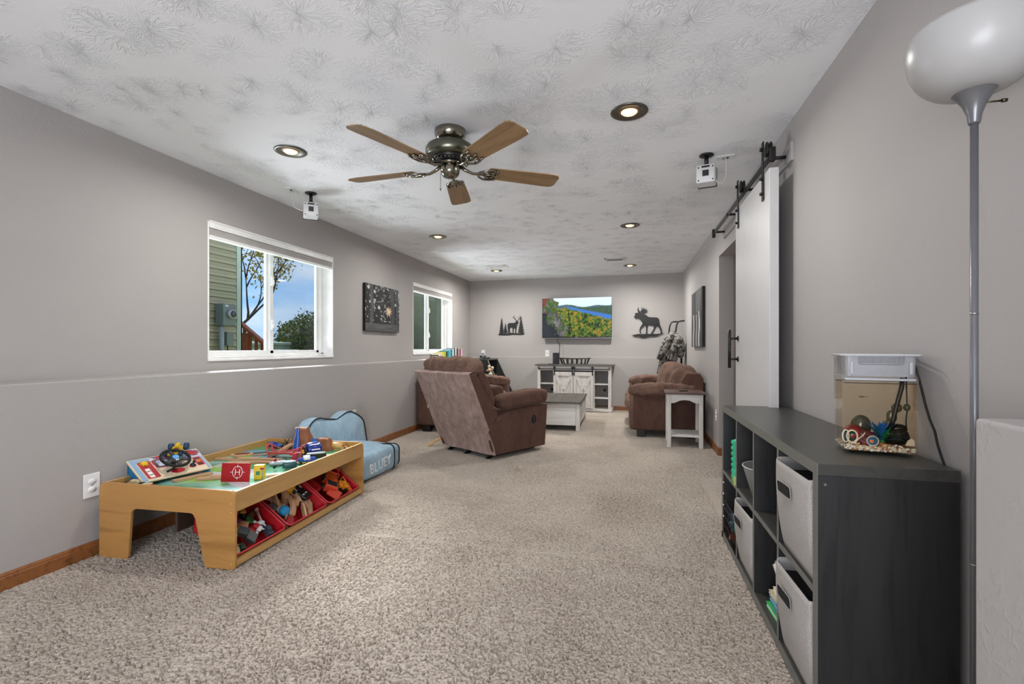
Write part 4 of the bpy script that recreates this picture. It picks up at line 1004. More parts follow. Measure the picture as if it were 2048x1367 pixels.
B1 = [  # kind, colour name, colour, x, y, z, az, label
 (0, 'orange', '#c8772a', .262, -.085, .085, 10, 'orange toy critter at the back corner of the nearest red bin'),
 (1, 'navy', '#1c3470', .235, -.125, .075, 60, 'navy toy car half buried at the back of the nearest red bin'),
 (0, 'purple', '#6a2f7c', .195, -.015, .080, 30, 'round purple toy in the nearest red bin'),
 (0, 'copper', '#b85a2c', .250, .030, .085, 70, 'copper-red toy critter beside the purple toy in the nearest bin'),
 (2, 'tan', '#c69a4c', .255, .085, .092, 55, 'tan toy plank leaning at the back of the nearest red bin'),
 (4, 'skyblue', '#3f78b8', .175, -.095, .085, 20, 'blue and white toy figure in the nearest red bin'),
 (5, 'woodpink', '#c08c68', .150, .000, .082, 40, 'square wooden block near the middle of the nearest red bin'),
 (3, 'green', '#2c7a36', .165, .065, .082, 0, 'round green toy lid in the nearest red bin'),
 (5, 'steelgrey', '#5e6266', .115, -.030, .090, 32, 'grey ridged toy block in the nearest red bin'),
 (5, 'darkgrey', '#4a4d4e', .065, -.020, .092, 30, 'dark grey toy block at the lower rim of the nearest red bin'),
 (1, 'scarlet', '#b8262c', .110, .060, .072, 20, 'scarlet toy car beside the grey blocks in the nearest bin'),
 (4, 'white', '#dcdcdc', .085, .065, .092, 200, 'white toy figure with long neck in the nearest red bin'),
 (4, 'whitewing', '#cfd3d8', .115, .105, .095, 160, 'white winged toy figure in the nearest red bin'),
 (6, 'silverpink', '#c9a79c', .160, .145, .080, 70, 'pale toy rod near the far side of the nearest red bin'),
 (1, 'crimsoncar', '#a41a22', .135, -.140, .078, 45, 'crimson toy car at the near side of the nearest red bin'),
 (2, 'olive', '#8c8a3a', .125, -.085, .086, 40, 'olive toy plank in the nearest red bin'),
 (1, 'darkgreen', '#1d3b2c', .035, -.105, .072, 70, 'dark green toy car at the lowest corner of the nearest red bin'),
 (2, 'cream', '#cdb98a', .035, -.145, .080, 50, 'cream toy plank at the lowest corner of the nearest red bin'),
 (5, 'redblock', '#b02028', .075, -.150, .070, 15, 'red toy block near the end panel in the nearest red bin'),
 (1, 'slate', '#39444e', .060, .120, .070, 80, 'slate toy car near the lower rim of the nearest red bin'),
 (6, 'teal', '#1f5c58', .200, -.165, .070, 30, 'teal toy rod against the near wall of the nearest red bin'),
 (0, 'black', '#1b1c20', .215, .075, .070, 15, 'black toy critter behind the green lid in the nearest bin'),
 (4, 'aqua', '#6aa9c4', .200, -.060, .090, 100, 'aqua toy figure between the navy car and the purple toy'),
 (2, 'brown', '#6a452c', .200, .135, .060, 20, 'brown toy plank low at the far side of the nearest bin')]
for kd, nm, c, x, y, z, a, lb in B1:
    o = one(NAMES[kd], toyshape(kd), mat('bin_' + nm, c, .4), lb, 'toy'); o.matrix_world = inbin(BY[0], x, y, z, R(a), R(rnd.uniform(-12, 12)), R(rnd.uniform(-12, 12)))

# ------------------------------------------------------------------ blue plush fold-out seat
M_PLUSH = m_suede('plush_light_blue', '#9db9cb', '#8aa7ba', '#b3ccd9', 10)
M_PIPE = mat('black_piping', '#15171d', .7)
bs = thing('plush_child_chair', 'light blue plush fold-out child seat with black piping behind the play table', 'child seat', (-2.79, 3.46, 0), R(-2))
part('seat_pad', lambda b: b.cushion((.31, .38, .125), (.30, .37, .118), 5, 20, wr=.008, ws=5), M_PLUSH, bs)
part('foot_roll', lambda b: b.cushion((.585, .38, .120), (.085, .375, .116), 4, 16, wr=.008, ws=6, seed=3), M_PLUSH, bs)
HB = .44
def wave(y): return -.055 * math.cos(y / HB * PI * .95 + .25) ** 2 + .045
def bp(b):
    def sh(co, q):
        co = co.copy(); co.z += wave(co.y) * max(0, q.z); return co
    b.cushion((0, 0, 0), (.075, HB, .225), 5, 24, wr=.010, ws=5, seed=5, pinch=sh)
BM = T(.12, .47, .250) @ ry(R(-9))
bp_ = part('back_pad', bp, M_PLUSH, bs); bp_.matrix_local = BM
def piping(b):
    P = []
    for i in range(60):
        a = 2 * PI * i / 60; y = (HB - .012) * math.copysign(abs(math.cos(a)) ** .42, math.cos(a)); z = .213 * math.copysign(abs(math.sin(a)) ** .42, math.sin(a))
        if z > 0: z += wave(y) * (z / .225)
        P.append((.062, y, z))
    b.tube(P, .006, n=6, closed=True)
pp = part('back_piping', piping, M_PIPE, bs); pp.matrix_local = BM
def piping2(b):
    for yy, k in ((.60, .97), (.71, .83)):
        xm = .585 + .087 * k; hz = .118 * k
        b.tube([(x, yy, z) for x, z in rrect(xm - .03, 2 * hz, .055 * k, 6, (xm + .03) / 2, .121)], .0055, n=6, closed=True)
part('seat_piping', piping2, M_PIPE, bs)
text_obj('lettering', 'BLUEY', .118, .006, M_PLASTICW, bs, T(.670, .36, .105) @ rz(PI / 2) @ rx(PI / 2) @ rz(R(4)), sp=1.04)
# ------------------------------------------------------------------ recliner (seen from behind)
FW = Vector((.516, .856)); rec = thing('recliner', 'brown suede rocker recliner turned away, seen from its back', 'armchair', (-1.298, 4.598, 0), math.atan2(.856, .516) - PI / 2)
def sideprism(P, x0, x1, bev=0):
    """outline in (y,z), extruded from x0 to x1"""
    def f(b):
        b.prism([(y, z) for y, z in P], x1 - x0, M=T(x0, 0, 0) @ Matrix(((0, 0, 1, 0), (1, 0, 0, 0), (0, 1, 0, 0), (0, 0, 0, 1))))
    return f
WR = -.865
BASEP = [(.0, .05), (.765, .05), (.805, .50), (.60, .502), (.35, .490), (.20, .468), (.10, .435), (.02, .385), (-.05, .34), (-.085, .305), (-.055, .20), (-.02, .10)]
part('side_panel', sideprism(BASEP, -.17, .0), M_SUEDE_DK, rec, .012, seg=3)
part('side_panel', sideprism(BASEP, WR, WR + .17), M_SUEDE_DK, rec, .012, seg=3)
part('seat_base', sideprism([(.03, .06), (.74, .06), (.76, .32), (.03, .30)], WR + .15, -.15), M_SUEDE_DK, rec, .01)
part('seat_cushion', lambda b: b.cushion((WR / 2, .45, .40), (.27, .34, .10), 4, 14, wr=.01, ws=6), M_SUEDE, rec)
part('footrest', lambda b: b.cushion((WR / 2, .80, .26), (.27, .05, .19), 5, 10, wr=.006), M_SUEDE, rec)
# outer back: one hanging fabric sheet from headrest to the base
def backsheet(b):
    def f(u, v):
        x = WR - .015 + (-WR + .03) * u
        # v from bottom to top along the leaning profile
        if v < .3: t = v / .3; y, z = -.012 - .10 * t ** 1.3, .052 + .25 * t
        else: t = (v - .3) / .7; y, z = -.112 - .250 * t, .302 + .568 * t
        e = abs(u - .5) * 2
        y += .012 * noise.fractal(Vector((u * 3, v * 3, 1.7)), 1, 2, 3) + .010 * e ** 8
        y += -.022 * math.exp(-((u - .22 - .35 * v) * 9) ** 2) * max(0, 1 - v * 2.8)
        if u < .3 and v < .16: x += (.3 - u) * .28 * (1 - v / .16)
        return (x, y, z)
    b.grid(f, 40, 46)
    top = lambda u: f(u, 1)
    def g2(u, v):
        x, y, z = f(u, 1); return (x, y + .075 * v, z + .022 * math.sin(v * PI * .6))
    b.grid(g2, 40, 4)
    for uu in (0, 1):
        def g3(a, v, uu=uu):
            x, y, z = f(uu, .30 + .70 * v); t = v; yf = -.085 + (-.262 + .085) * t if False else None
            # front line of the side strip
            y1 = [(-.100, .312), (.026, .470), (-.262, .866)]
            if t < .28: s_ = t / .28; yy = -.085 + (.020 + .085) * s_; zz = .312 + (.470 - .312) * s_
            else: s_ = (t - .28) / .72; yy = .020 + (-.262 - .020) * s_; zz = .470 + (.872 - .470) * s_
            return (x, y + (yy - y) * a, z + (zz - z) * a)
        b.grid(g3, 5, 22)
part('outer_back', backsheet, M_SUEDE_BACK, rec)
part('back_side_strip', lambda b: [sideprism([(-.088, .315), (.020, .470), (-.262, .868), (-.345, .868)], x0, x1)(b) for x0, x1 in ((.016, .0165), )], M_SUEDE_DK, rec, 0)
part('back_core', sideprism([(-.07, .31), (.02, .46), (-.25, .85), (-.33, .85)], WR + .01, -.01), M_SUEDE_DK, rec)
def headroll(b):
    def pin(co, q):
        co = co.copy(); k = abs(math.sin((co.x + WR / 2) * 7.3)) ; co.z += .010 * k; co.y += .006 * math.sin(co.x * 40) * (1 if q.z > 0 else 0)
        co.z += .006 * math.sin(co.x * 55 + co.y * 20) * max(0, q.z) ; return co
    b.cushion((WR / 2 - .01, -.190, .925), (.425, .125, .100), 3.2, 30, wr=.020, ws=7, seed=2, pinch=pin)
part('head_cushion', headroll, M_SUEDE, rec)
def frontcush(b):
    b.cushion((WR / 2, -.075, .70), (.415, .085, .265), 4, 24, wr=.012, ws=6, M=rx(R(24)))
part('back_cushion', frontcush, M_SUEDE_DK, rec)
for s, xc in ((1, -.078), (-1, WR + .078)):
    def armr(b):
        def pin(co, q):
            co = co.copy(); co.z += .014 * math.sin((co.y + .35) * 3.2) + .004 * math.sin(co.y * 60 + co.x * 10) * max(0, q.y - .3); return co
        b.cushion((xc, .465, .572), (.118, .372, .086), 3.4, 26, wr=.012, ws=9, seed=s, pinch=pin, M=rx(R(2)))
    part('arm_pad', armr, M_SUEDE_DK, rec)
lv = part('lever_housing', lambda b: b.lathe([(0, .002), (.030, .002), (.036, .006), (.040, .004), (.042, 0)], n=28, M=T(0.002, .572, .358) @ ry(PI / 2) @ Matrix.Diagonal((1.15, .9, 1, 1))), M_BLACKP, rec)
part('lever_grip', lambda b: b.cushion((.006, .572, .358), (.003, .012, .030), 2.5, 5), mat('grey_plastic_dk', '#333335', .4), lv)
def und(b):
    for x in (-.12, -.46, WR + .12):
        b.box(x - .012, x + .012, .02, .70, .012, .040); b.cyl((x, .03, .012), (x, .03, .05), .016, n=12); b.box(x - .02, x + .02, .0, .05, 0, .014)
    b.box(WR + .1, -.1, .10, .13, .02, .06); b.box(WR + .1, -.1, .55, .58, .02, .06)
part('rocker_base', und, M_BLACK, rec)
def seam(b):
    b.tube([(.0155, -.012 - .10 * (t ** 1.3), .052 + .25 * t) for t in [i / 8 for i in range(9)]] + [(.0165, -.112 - .25 * t, .302 + .568 * t) for t in [i / 8 for i in range(1, 9)]], .004, n=6)
part('welt', seam, M_SUEDE_BACK, rec)
def archf(b):
    P = [(-.16 + .32 * t, .006 + .10 * math.sin(t * PI * .62)) for t in [i / 12 for i in range(13)]]
    b.prism(P + [(x, z - .022) if z > .03 else (x, 0) for x, z in reversed(P)], .045, M=rx(PI / 2))
one('wooden_arch_toy', archf, M_MAPLE_EDGE, 'curved honey-coloured wooden toy arch on the carpet behind the recliner', 'toy track', loc=(-2.13, 5.20, .0), rot=(0, 0, R(30)), bevel=.004)

# ------------------------------------------------------------------ sofas
def sofa(name, label, loc, rz_, L, D=.92, hb=.86, nseat=2, puff=0, hs=.46, ah=.66):
    """local: sits along y from 0 to L, back along x=0, front towards +x"""
    t = thing(name, label, 'sofa', loc, rz_)
    part('base', lambda b: b.box(.10, D - .04, .12, L - .12, .09, .32, bev=.02), M_SUEDE_DK, t)
    part('back_frame', lambda b: b.prism([(0.0, .10), (.20, .10), (.26, hb - .14), (.20, hb - .05), (.04, hb - .05), (0, hb - .12)], L - .10, M=T(0, L - .05, 0) @ rx(PI / 2)), M_SUEDE_DK, t, .02)
    for y0, y1, sd in ((0, .20, 1), (L - .20, L, 2)):
        part('arm_panel', lambda b: b.box(.03, D - .05, y0 + .02, y1 - .02, .09, ah - .10, bev=.025, seg=3), M_SUEDE_DK, t)
        def ap(b):
            def pin(co, q):
                co = co.copy(); co.z += .018 * math.sin((co.x + .45) * 3.4) + .006 * math.sin(co.x * 48 + 6 * co.y) * (1 if co.x < 0 else .4); return co
            b.cushion((D * .53, (y0 + y1) / 2, ah - .075), (D * .46, .13, .085), 3.4, 26, wr=.018, ws=8, seed=sd, pinch=pin)
        part('arm_pad', ap, M_SUEDE, t)
        part('arm_front', lambda b: b.cushion((D - .045, (y0 + y1) / 2, .33), (.035, .085, .24), 4, 8, wr=.008), M_SUEDE, t)
    w = (L - .38) / nseat
    for i in range(nseat):
        yc = .19 + w * (i + .5)
        part('seat_cushion', lambda b: b.cushion((.58, yc, .39), (.36, w / 2, .085), 4.5, 18, wr=.012, ws=6, seed=i + 3), M_SUEDE, t)
        def bc(b):
            def pin(co, q):
                co = co.copy(); k = math.sin(co.y * 34 + co.z * 6); co.x += .016 * k * (1 if q.x > 0 else .3); co.z += .012 * math.cos(co.y * 30) * max(0, q.z); return co
            b.cushion((.235, yc, .645), (.15 + puff, w / 2 + .02, .245), 3.0, 28, wr=.022, ws=6, seed=i + 7, pinch=pin, M=ry(R(-10)))
        part('back_cushion', bc, M_SUEDE, t)
    for x in (.14, D - .16):
        for y in (.10, L - .10): part('foot', lambda b: b.box(x - .05, x + .05, y - .04, y + .04, 0, .095, bev=.006), M_BLACK, t)
    return t
sofa('loveseat', 'brown suede loveseat along the window wall, mostly behind the recliner', (-2.79, 5.93, 0), 0, 1.62, .93, .86)
sofa('loveseat', 'brown suede loveseat with puffy back cushions facing the room from the right wall', (.885, 8.21, 0), PI, 2.0, .90, .86, puff=.06)
one('gadget', lambda b: b.box(-.05, .05, -.015, .015, 0, .012, bev=.004), M_BLACKP, 'small black remote lying on top of the recliner headrest', 'remote', loc=(-2.02, 4.79, 1.034), rot=(0, 0, R(-30)))
bpy.data.objects['gadget'].name = 'remote_control'
one('white_cable', lambda b: b.tube([(-2.60, 5.92, .50), (-2.598, 5.915, .40), (-2.59, 5.91, .33)], .006, n=6), M_PLASTICW, 'short white cable hanging beside the loveseat on the window wall', 'cable')

# ------------------------------------------------------------------ side table
stt = thing('side_table', 'narrow white end table with dark brown top beside the right loveseat', 'side table', (.415, 5.70, 0), R(-2))
part('table_top', lambda b: b.box(-.025, .415, -.025, .46, .600, .622, bev=.006), M_BROWNTOP, stt)
for x in (.0, .34):
    for y in (.0, .39):
        part('leg', lambda b: b.prism([(x, 0 + 0), (x + .045, 0), (x + .045, .045), (x, .045)], .60, M=T(0, y, 0)), M_WHITEWOOD, stt, .003)
def apron(b):
    P = [(.045, .60), (.045, .500), (.075, .500), (.105, .512), (.14, .530), (.1925, .536), (.245, .530), (.28, .512), (.31, .500), (.34, .500), (.34, .60)]
    b.prism(P, .016, M=T(0, .020, 0) @ rx(PI / 2))
part('front_apron', apron, M_WHITEWOODX, stt, .002)
part('side_apron', lambda b: (b.box(.004, .020, .045, .39, .50, .60), b.box(.365, .381, .045, .39, .50, .60)), M_WHITEWOODX, stt)
part('lower_shelf', lambda b: b.box(.004, .381, .012, .423, .118, .140, bev=.003), M_WHITEWOODX, stt)
one('black_phone', lambda b: b.box(-.05, .05, -.035, .035, 0, .010, bev=.003), M_BLACKP, 'small black gadget lying on the brown end table top', 'gadget', loc=(.60, 5.86, .622), rot=(0, 0, R(12)))

# ------------------------------------------------------------------ coffee table trunk
ct = thing('coffee_table', 'whitewashed trunk coffee table with dark weathered plank top', 'coffee table', (-1.32, 6.47, 0), R(1))
for i in range(5):
    part('plank', lambda b: b.box(-.03 + i * .144, -.03 + i * .144 + .1425, -.05, 1.22, .372, .398, bev=.003), M_DARKTOP, ct)
part('front_panel', lambda b: b.box(.03, .63, .0, .022, .075, .372), M_WHITEWOODX, ct)
part('back_panel', lambda b: b.box(.03, .63, 1.13, 1.15, .075, .372), M_WHITEWOODX, ct)
for x in (.0, .645): 
    part('side_panel', lambda b: b.box(x + .004, x + .022, .05, 1.10, .085, .372), M_WHITEWOOD, ct)
for i in range(3): part('front_board', lambda b: b.box(.048, .62, -.006, .002, .080 + i * .098, .080 + i * .098 + .096, bev=.002), M_WHITEWOODX, ct)
for x in (-.004, .622):
    for y in (-.008, 1.112): part('leg', lambda b: b.box(x, x + .052, y, y + .052, 0, .372, bev=.003), M_WHITEWOOD, ct)
part('side_rail', lambda b: (b.box(.652, .672, .05, 1.11, .085, .13), b.box(.652, .672, .05, 1.11, .33, .372)), M_WHITEWOODX, ct)

# ------------------------------------------------------------------ television stand
ts = thing('tv_stand', 'white farmhouse television stand with two sliding barn doors and open side shelves', 'tv stand', (-.955, 8.50, 0), ba * .5)
HW = .655
for i in range(4): part('plank', lambda b: b.box(-HW - .04 + i * 0, HW + .04, -.03 + i * .105, -.03 + i * .105 + .104, .805, .830, bev=.002), M_DARKTOPX, ts)
for x in (-HW, HW - .055): part('corner_post', lambda b: b.box(x, x + .055, -.005, .040, 0.0, .805, bev=.003), M_WHITEWOOD, ts)
for x in (-HW + .004, HW - .022): part('side_panel', lambda b: b.box(x, x + .018, .03, .385, .03, .805), M_WHITEWOOD, ts)
for x in (-.365, -.012, .345): part('stile', lambda b: b.box(x, x + .022, .0, .37, .05, .745), M_WHITEWOOD, ts)
part('top_rail', lambda b: b.box(-HW, HW, -.002, .03, .725, .805, bev=.002), M_WHITEWOODX, ts)
part('base_rail', lambda b: b.box(-HW - .012, HW + .012, -.014, .385, .010, .058, bev=.003), M_WHITEWOODX, ts)
part('back_panel', lambda b: b.box(-HW + .01, HW - .01, .372, .384, .05, .80), mat('grey_back_panel', '#9a9690', .7), ts)
for x0, x1 in ((-HW + .05, -.360), (.362, HW - .05)):
    for z in (.235, .475): part('shelf', lambda b: b.box(x0, x1, .004, .372, z, z + .022, bev=.002), M_WHITEWOODX, ts)
    part('cable_grommet', lambda b: b.lathe([(.016, 0), (.026, .002), (.026, 0)], n=22, M=T((x0 + x1) / 2 + .03, .370, .355) @ rx(PI / 2)), M_BLACKP, ts)
    part('grommet_hole', lambda b: b.cyl(((x0 + x1) / 2 + .03, .3715, .355), ((x0 + x1) / 2 + .03, .370, .355), .018, n=20), mat('dark_hole', '#2a2a2a', .8), ts)
for sx, x0 in ((0, -.350), (1, .002)):
    d = part('barn_door', lambda b: b.box(x0, x0 + .345, -.024, -.012, .065, .700, bev=.002), M_WHITEWOOD, ts)
    part('door_frame', lambda b: (b.box(x0, x0 + .045, -.037, -.029, .065, .700), b.box(x0 + .300, x0 + .345, -.037, -.029, .065, .700), b.box(x0 + .045, x0 + .300, -.037, -.029, .065, .115), b.box(x0 + .045, x0 + .300, -.037, -.029, .63, .700)), M_WHITEWOOD, d, .001)
    def xb(b):
        for (ax, az, bx, bz) in ((.05, .62, .172, .37), (.295, .62, .172, .37), (.05, .125, .172, .37), (.295, .125, .172, .37)):
            dx, dz = bx - ax, bz - az; L_ = math.hypot(dx, dz)
            b.box(0, L_, -.035, -.029, -.022, .022, M=T(x0 + ax, 0, az) @ ry(-math.atan2(dz, dx)))
    part('cross_brace', xb, M_WHITEWOODX, d, .001)
    for x in (.012, .333):
        part('hanger', lambda b: (b.box(x0 + x - .010, x0 + x + .010, -.046, -.041, .640, .792, bev=.001), b.cyl((x0 + x, -.040, .775), (x0 + x, -.052, .775), .022, n=24)), M_BLACK, d)
part('slide_rail', lambda b: b.box(-HW + .03, HW - .03, -.040, -.034, .742, .757), M_BLACK, ts)
for x in (-HW + .03, HW - .04): part('rail_stop', lambda b: b.box(x, x + .012, -.044, -.002, .735, .785), M_BLACK, ts)
def topt(x, y, z=.830): return Matrix.Translation((-.955, 8.50, 0)) @ rz(ba * .5) @ Vector((x, y, z))
spk = thing('speaker_box', 'black boxy speaker standing on the left half of the television stand', 'speaker', topt(-.335, .12))
part('speaker_case', lambda b: b.box(-.055, .055, -.055, .055, 0, .205, bev=.008), M_BLACKP, spk)
part('speaker_badge', lambda b: b.box(-.018, .018, -.057, -.054, .10, .15, bev=.001), mat('navy_badge', '#1f2a3c', .3), spk)
part('edge_line', lambda b: b.box(-.047, -.043, -.0565, -.0545, .008, .198), mat('grey_line', '#7c8086', .3), spk)
one('flat_box', lambda b: b.box(-.06, .06, -.035, .035, 0, .012, bev=.003), M_BLACKP, 'flat black media box in front of the black speaker', 'media box', loc=topt(-.40, .03))
bk = thing('slatted_basket', 'oval dark metal basket with upright slats on the television stand', 'basket', topt(.00, .14))
def ov(a, s, z): return (.28 * s * math.cos(a), .11 * s * math.sin(a), z)
part('rim', lambda b: b.tube([ov(2 * PI * i / 48, 1, .105 + .006 * math.cos(4 * PI * i / 48)) for i in range(48)], .008, n=8, closed=True), mat('dark_pewter', '#4a4743', .35, .6), bk)
part('basket_floor', lambda b: b.prism([ov(2 * PI * i / 32, .78, 0)[:2] for i in range(32)], .010), mat('dark_pewter', '#4a4743', .35, .6), bk)
for i in range(18):
    a = 2 * PI * i / 18
    part('slat', lambda b: b.box(-.003, .003, -.011, .011, -.052, .052, M=T(*ov(a, .89, .055)) @ rz(math.atan2(math.sin(a) / .11, math.cos(a) / .28)) @ ry(R(22))), mat('dark_pewter', '#4a4743', .35, .6), bk)

# ------------------------------------------------------------------ television
def tvpic(U, V):
    c = np.zeros(U.shape + (3,)); f1 = fbm(U * 1.8, V, 2, 5, 7); f2 = fbm(U * 1.8, V, 8, 5, 14, .6); f3 = fbm(U * 1.8, V, 5, 5, 26, .65)
    sky = C3('#dceef2') * (V[..., None]) + C3('#bfe0f0') * (1 - V[..., None]); c[:] = sky
    hz = .80 + .025 * np.sin(U * 7) + .02 * np.sin(U * 17 + 1) + .015 * (f1 - .5)
    far = V < hz; c[far] = (C3('#4d6a72')[None, None] * (.7 + .6 * f2[..., None]))[far]
    mid = V < .745 + .05 * (U - .6) + .02 * (f1 - .5); c[mid] = (C3('#3f5a44')[None, None] * (.6 + .8 * f3[..., None]))[mid]
    # river
    up = .775 - .27 * (U - .36) ** 1.05 * (U > .36) if False else .775 - .30 * np.clip(U - .36, 0, 1); lo = .74 - .52 * np.clip(U - .36, 0, 1) ** .9 * 1.0
    riv = (V < .765 - .22 * np.clip(U - .40, 0, 1) / .6) & (V > .735 - .31 * np.clip(U - .36, 0, 1) / .64 + .01 * np.sin(U * 40)) & (U > .36)
    c[riv] = (C3('#3f78c8')[None, None] * (.85 + .3 * f2[..., None]))[riv]
    fo = (V < .735 - .31 * np.clip(U - .36, 0, 1) / .64 + .01 * np.sin(U * 40))
    pal = [C3('#18240f'), C3('#2c4518'), C3('#43601e'), C3('#5c7a22'), C3('#8a8222'), C3('#b0742a'), C3('#a85426')]
    k = np.clip(((f2 * .55 + f3 * .75 + f1 * .35 - .56) * 11), 0, 6).astype(int)
    P = np.array(pal); fc = P[k] * (.45 + 1.1 * f3[..., None]); c[fo] = fc[fo]
    # cliff
    r = fbm(U * 3, V * 1.1, 31, 5, 12, .6); r2 = fbm(U * 2, V, 33, 5, 9, .6)
    edge = .31 + .05 * np.sin(V * 6 + .5) + .10 * (r2 - .5) - .12 * (V > .88) * (V - .88) * 8 - .05 * (V > .6)
    cl = U < edge
    rc_ = C3('#9a9898')[None, None] * (.10 + 1.7 * np.clip(r[..., None] - .18, 0, 1) ** 1.5); c[cl] = rc_[cl]
    gr = cl & (f2 + .3 * (r2 - .5) > .52) & (V > .15); c[gr] = (C3('#42601c')[None, None] * (.3 + 1.2 * f3[..., None]))[gr]
    rd_ = cl & (U + .25 * (1 - V) + .3 * (f2 - .5) < .07); c[rd_] = (C3('#7a4034')[None, None] * (.4 + f3[..., None]))[rd_]
    dk = cl & (U + .35 * (V - .25) + .25 * (f1 - .5) + .15 * (f3 - .5) < .15) & (V < .62); c[dk] = (C3('#1d2730')[None, None] * (.3 + 1.2 * f3[..., None]))[dk]
    c *= np.clip(.75 + .25 * V, 0, 1)[..., None]
    return c
tv = thing('television', 'flat wall television showing a cliff, a river and autumn forest', 'television', (-.941, 8.865, 1.68), ba)
part('screen_housing', lambda b: b.box(-.645, .645, -.018, .028, -.372, .372, bev=.004), M_BLACKP, tv)
part('silver_bezel', lambda b: (b.box(-.648, .648, -.022, .004, .367, .375), b.box(-.648, .648, -.022, .004, -.378, -.372), b.box(-.650, -.643, -.022, .004, -.378, .375), b.box(.643, .650, -.022, .004, -.378, .375)), M_STEEL, tv)
print_sheet('screen', 1.272, .715, 254, 144, tvpic, vcol_mat('tv_screen', .15, 1.0, .4), tv, T(-.636, -.0195, -.352) @ rx(PI / 2))
part('brand_badge', lambda b: b.box(-.02, .02, -.0205, -.018, -.368, -.360), M_STEEL, tv)
part('wall_bracket', lambda b: (b.box(-.20, .20, .028, .050, -.15, .15), b.box(-.03, .03, .05, .078, -.06, .06)), M_BLACK, tv)
one('power_cord', lambda b: b.tube([(-1.30, 8.90, 1.30), (-1.30, 8.88, 1.24), (-1.27, 8.88, 1.20), (-1.26, 8.885, 1.14), (-1.262, 8.88, .95), (-1.262, 8.86, .832)], .006, n=6), M_BLACKP, 'black cord hanging from the television down to the stand', 'cord')

# metal silhouettes
M_IRON = mat('black_cut_metal', '#191919', .5)
def poly_part(b, P, s, ox, oz, d=.004):
    b.prism([(ox + x * s, oz + y * s) for x, y in P], d, M=rx(PI / 2))
mo = thing('moose_silhouette', 'black cut-metal moose walking on a ground strip, right of the television', 'wall art', (.306, 8.865, 1.335), ba)
S_ = .515 / 100
MB_ = [(8, 72), (4, 66), (9, 63), (11, 57), (16, 62), (22, 60), (28, 54), (32, 46), (36, 40), (44, 36), (54, 38), (64, 36), (74, 38), (82, 34), (88, 42), (88, 56), (84, 62), (74, 64), (62, 64), (52, 66), (46, 72), (38, 76), (30, 78), (22, 82), (14, 80), (8, 80)]
def legp(P): return P
part('moose_body', lambda b: poly_part(b, [(x - 48, y) for x, y in MB_], S_, 0, 0), M_IRON, mo)
for P in ([(34, 44), (42, 40), (34, 30), (28, 26), (27, 16), (30, 10), (26, 8), (23, 16), (24, 28)], [(42, 40), (52, 40), (50, 26), (49, 12), (50, 6), (43, 5), (45, 12), (45, 26)], [(70, 40), (80, 38), (78, 30), (74, 24), (68, 12), (66, 7), (60, 7), (64, 14), (70, 24)], [(80, 40), (88, 46), (92, 34), (96, 26), (98, 12), (99, 7), (93, 7), (93, 14), (90, 24), (83, 32)]):
    part('moose_leg', lambda b: poly_part(b, [(x - 48, y) for x, y in P], S_, 0, 0), M_IRON, mo)
part('ground_strip', lambda b: poly_part(b, [(-52, 3), (-30, 7), (50, 7), (54, 10), (30, -2), (8, -2), (-6, -7), (-18, -7), (-26, -2), (-38, -2)], S_, 0, 0), M_IRON, mo)
def antl(b):
    for P in ([(20, 80), (16, 88), (17, 96), (21, 100), (20, 92), (24, 86), (27, 81)], [(24, 82), (30, 90), (30, 101), (34, 92), (37, 101), (38, 92), (44, 97), (42, 90), (50, 92), (44, 86), (52, 85), (44, 81), (34, 78)]):
        poly_part(b, [(x - 48, y) for x, y in P], S_, 0, 0)
part('antlers', antl, M_IRON, mo)
de = thing('deer_silhouette', 'black cut-metal deer among three pine trees, left of the television', 'wall art', (-2.21, 8.998, 1.385), ba)
S2 = .52 / 100
def pine(cx, h, w):
    P = [(cx - 1, 0)]
    n = 7
    for i in range(n): P += [(cx - w * (1 - i / n) - 1, 4 + h * i / n), (cx - w * (1 - i / n) * .45, 5 + h * i / n + 2)]
    P.append((cx, 4 + h + 4))
    for i in reversed(range(n)): P += [(cx + w * (1 - i / n) * .45, 5 + h * i / n + 2), (cx + w * (1 - i / n) + 1, 4 + h * i / n)]
    P.append((cx + 1, 0)); return P
for cx, h, w in ((-38, 54, 10), (-23, 32, 8), (37, 56, 13)):
    part('pine', lambda b: poly_part(b, [(x, y + 4) for x, y in pine(cx, h, w)], S2, 0, 0), M_IRON, de)
part('deer_body', lambda b: poly_part(b, [(-14, 22), (-16, 34), (-10, 42), (2, 42), (12, 42), (18, 48), (22, 50), (28, 44), (26, 40), (22, 36), (20, 26), (18, 4), (15, 4), (15, 20), (10, 24), (8, 4), (5, 4), (5, 24), (-4, 26), (-6, 18), (-3, 4), (-6, 4), (-10, 18), (-10, 4), (-13, 4), (-14, 18)], S2, 0, 0), M_IRON, de)
def dant(b):
    for s in (-1, 1):
        b.tube([(S2 * (22 + s * 1), -.002, S2 * 50), (S2 * (22 + s * 9), -.002, S2 * 56), (S2 * (22 + s * 13), -.002, S2 * 64), (S2 * (22 + s * 11), -.002, S2 * 70)], .0035, n=5)
        b.tube([(S2 * (22 + s * 7), -.002, S2 * 55), (S2 * (22 + s * 5), -.002, S2 * 63)], .003, n=5); b.tube([(S2 * (22 + s * 11), -.002, S2 * 59), (S2 * (22 + s * 17), -.002, S2 * 64)], .003, n=5)
part('antlers', dant, M_IRON, de)
part('ground_strip', lambda b: poly_part(b, [(-52, -1), (-44, 5), (-20, 3), (0, 5), (30, 3), (46, 5), (52, 1), (40, -2), (10, -1), (-20, -3), (-46, -3)], S2, 0, 0), M_IRON, de)

